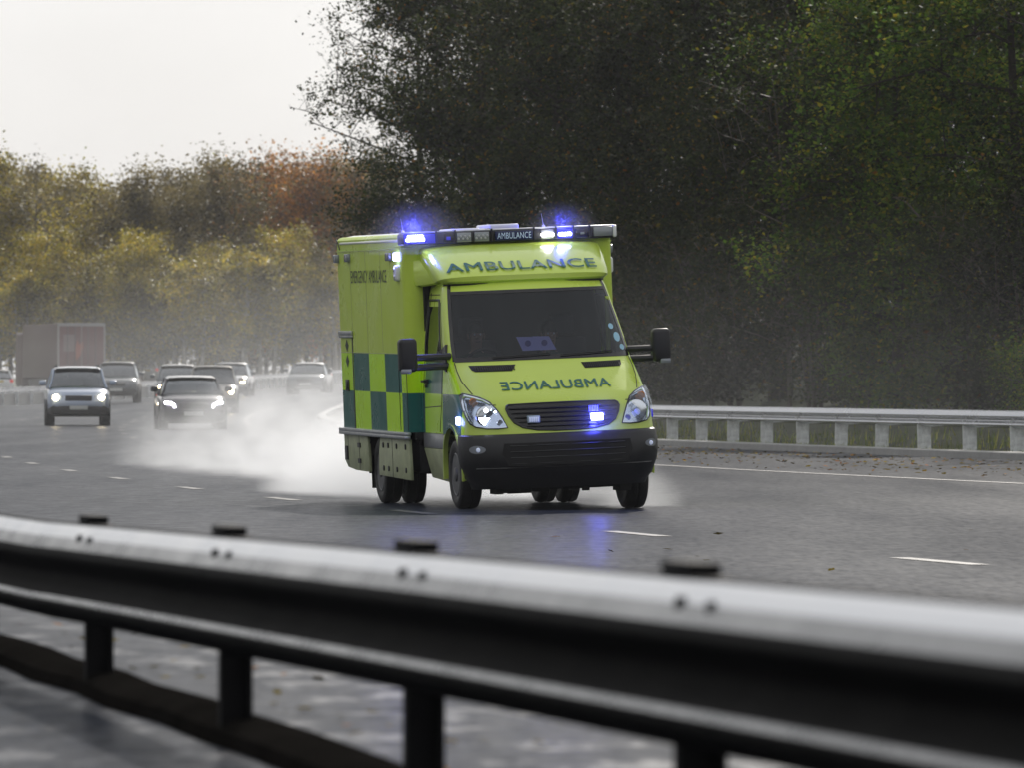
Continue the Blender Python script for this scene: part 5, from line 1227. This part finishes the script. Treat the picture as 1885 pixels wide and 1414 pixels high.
Z_ = np.array([zg(x, d) for x, d in zip(X_, D_)]); C1 = np.stack([X_, D_, Z_+.012], 1)
n = 500; D2 = rs.uniform(14, 34, n); X2 = np.array([XM(d) for d in D2])+rs.uniform(.3, 6, n); C2 = np.stack([X2, D2, np.array([zg(x, d) for x, d in zip(X2, D2)])+.01], 1)
n = 30; D3 = rs.uniform(48, 66, n); X3 = np.array([XA(d) for d in D3])+rs.uniform(-4, 11, n); C3 = np.stack([X3, D3, np.array([zg(x, d) for x, d in zip(X3, D3)])+.01], 1)
me = leaf_mesh('fallen_leaves', np.concatenate([C1, C2, C3]), np.concatenate([np.full(len(C1), .10), np.full(len(C2), .05), np.full(len(C3), .08)]), LM, rs)
co = np.empty(len(me.vertices)*3, np.float32); me.vertices.foreach_get('co', co); co = co.reshape(-1, 4, 3); ctr = co.mean(1, keepdims=True); co[:, :, 2] = ctr[:, :, 2]+(co[:, :, 2]-ctr[:, :, 2])*.35; me.vertices.foreach_set('co', co.ravel())
g = bpy.data.objects.new('fallen_leaves', me); col.objects.link(g); tag(g, 'wet yellow and brown leaves scattered on the tarmac and in the gutter', 'leaves', kind='stuff')

# ================================================================== spray and haze
def spray(name, label, loc, half, yaw, dens, aniso=.55, color=(.95,.97,1), nscale=2.5, namt=.9, power=1.3, stretch=(1,1,1)):
    m = bpy.data.materials.new(name); m.use_nodes = True; t = m.node_tree; t.nodes.clear(); out = t.nodes.new('ShaderNodeOutputMaterial')
    pv = t.nodes.new('ShaderNodeVolumePrincipled'); pv.inputs['Color'].default_value = (*color, 1); pv.inputs['Anisotropy'].default_value = aniso
    tc = t.nodes.new('ShaderNodeTexCoord')
    ln = t.nodes.new('ShaderNodeVectorMath'); ln.operation = 'DOT_PRODUCT'; t.links.new(tc.outputs['Object'], ln.inputs[0]); t.links.new(tc.outputs['Object'], ln.inputs[1])
    f = nmath(t, 'MAXIMUM', nmath(t, 'SUBTRACT', 1.0, ln.outputs['Value']), 0.0); f = nmath(t, 'POWER', f, power)
    mp = t.nodes.new('ShaderNodeMapping'); mp.inputs['Scale'].default_value = stretch; t.links.new(tc.outputs['Object'], mp.inputs[0])
    n = t.nodes.new('ShaderNodeTexNoise'); n.inputs['Scale'].default_value = nscale; n.inputs['Detail'].default_value = 5; t.links.new(mp.outputs[0], n.inputs['Vector'])
    g = nmath(t, 'MAXIMUM', nmath(t, 'ADD', nmath(t, 'MULTIPLY', nmath(t, 'SUBTRACT', n.outputs[0], .5), namt*3), 1.0), 0.0)
    t.links.new(nmath(t, 'MULTIPLY', nmath(t, 'MULTIPLY', f, g), dens), pv.inputs['Density']); t.links.new(pv.outputs[0], out.inputs['Volume'])
    vs_ = []; fs_ = []; N = 16
    for i in range(1, 7):
        th = R(90*i/7) 
    # upper half of an ellipsoid, closed at the bottom
    rows = 6
    for i in range(rows):
        th = R(88*i/rows); 
        for j in range(N): q = 2*math.pi*j/N; vs_.append((1.03*math.cos(th)*math.cos(q), 1.03*math.cos(th)*math.sin(q), 1.03*math.sin(th)))
    vs_.append((0, 0, 1.03)); 
    for i in range(rows-1):
        for j in range(N): fs_.append((i*N+j, i*N+(j+1)%N, (i+1)*N+(j+1)%N, (i+1)*N+j))
    for j in range(N): fs_.append(((rows-1)*N+j, (rows-1)*N+(j+1)%N, len(vs_)-1))
    b0 = len(vs_); vs_ += [(1.03*math.cos(2*math.pi*j/N), 1.03*math.sin(2*math.pi*j/N), -.12) for j in range(N)]
    for j in range(N): fs_.append((b0+j, b0+(j+1)%N, (j+1)%N, j))
    fs_.append(tuple(range(b0, b0+N))[::-1])
    me = bpy.data.meshes.new(name); me.from_pydata(vs_, [], fs_); me.materials.append(m); bm = bmesh.new(); bm.from_mesh(me); bmesh.ops.recalc_face_normals(bm, faces=bm.faces); bm.to_mesh(me); bm.free()
    o = bpy.data.objects.new(name, me); col.objects.link(o); o.location = loc; o.scale = half; o.rotation_euler = (0, 0, R(yaw)); tag(o, label, 'mist', kind='stuff'); return o
spray('mist', 'dense white spray trailing on the road behind the ambulance', (-2.3, 98, -.05), (1.6, 21, 1.7), 11, .18, aniso=.72, nscale=3.4, stretch=(1, 4, 1.3), namt=2.2)
spray('mist', 'bright spray churned up beneath and between the ambulance wheels', (-1.2, 84.2, -.05), (1.6, 5.2, 1.2), 11.7, 1.0, nscale=2.5, namt=.5)
spray('mist', 'puff of spray thrown out beside the front wheel at right', (1.25, 76.6, -.05), (.55, 1.3, .55), 11.7, .4, nscale=2.0, namt=.7)
spray('mist', 'wide low mist of spray over the far bend and its traffic', (6, 300, -.5), (38, 190, 8), 0, .0014, nscale=6.0, stretch=(1, 2, 1), namt=.9, power=1.0)
spray('mist', 'thin drifting spray before the dark wood and barrier at right', (7, 118, -.3), (11, 28, 4.8), 12, .0016, nscale=2.2, namt=.7)
def wpt(p): return Matrix.LocRotScale(amb.location, amb.rotation_euler, None) @ Vector(p)
spray('mist', 'added mist for blue halo around the lamp at the left end of the light bar', wpt((-1.0, 1.4, 2.72)), (.65, .5, .55), 11.7, .16, nscale=1.5, namt=.2)  # small mist volumes added to carry the halos of the lit lamps
spray('mist', 'added mist for blue halo around the blue lamp at the right of the light bar', wpt((.55, 1.4, 2.74)), (.5, .4, .45), 11.7, .14, nscale=1.5, namt=.2)
spray('mist', 'added mist for blue halo around the lit grille lamp', wpt((.33, -.98, .85)), (.42, .35, .42), 11.7, .22, nscale=1.5, namt=.2)
hz = MB().box(-620, 620, -60, 900, -2, 60).build('haze', None); hz.data.materials.clear()
m = bpy.data.materials.new('haze_air'); m.use_nodes = True; t = m.node_tree; t.nodes.clear(); out = t.nodes.new('ShaderNodeOutputMaterial'); pv = t.nodes.new('ShaderNodeVolumePrincipled')
pv.inputs['Color'].default_value = (.93, .95, 1, 1); pv.inputs['Density'].default_value = .00012; pv.inputs['Anisotropy'].default_value = .3; t.links.new(pv.outputs[0], out.inputs['Volume']); hz.data.materials.append(m)
tag(hz, 'thin pale moist air filling the whole valley of the road', 'haze', kind='stuff')
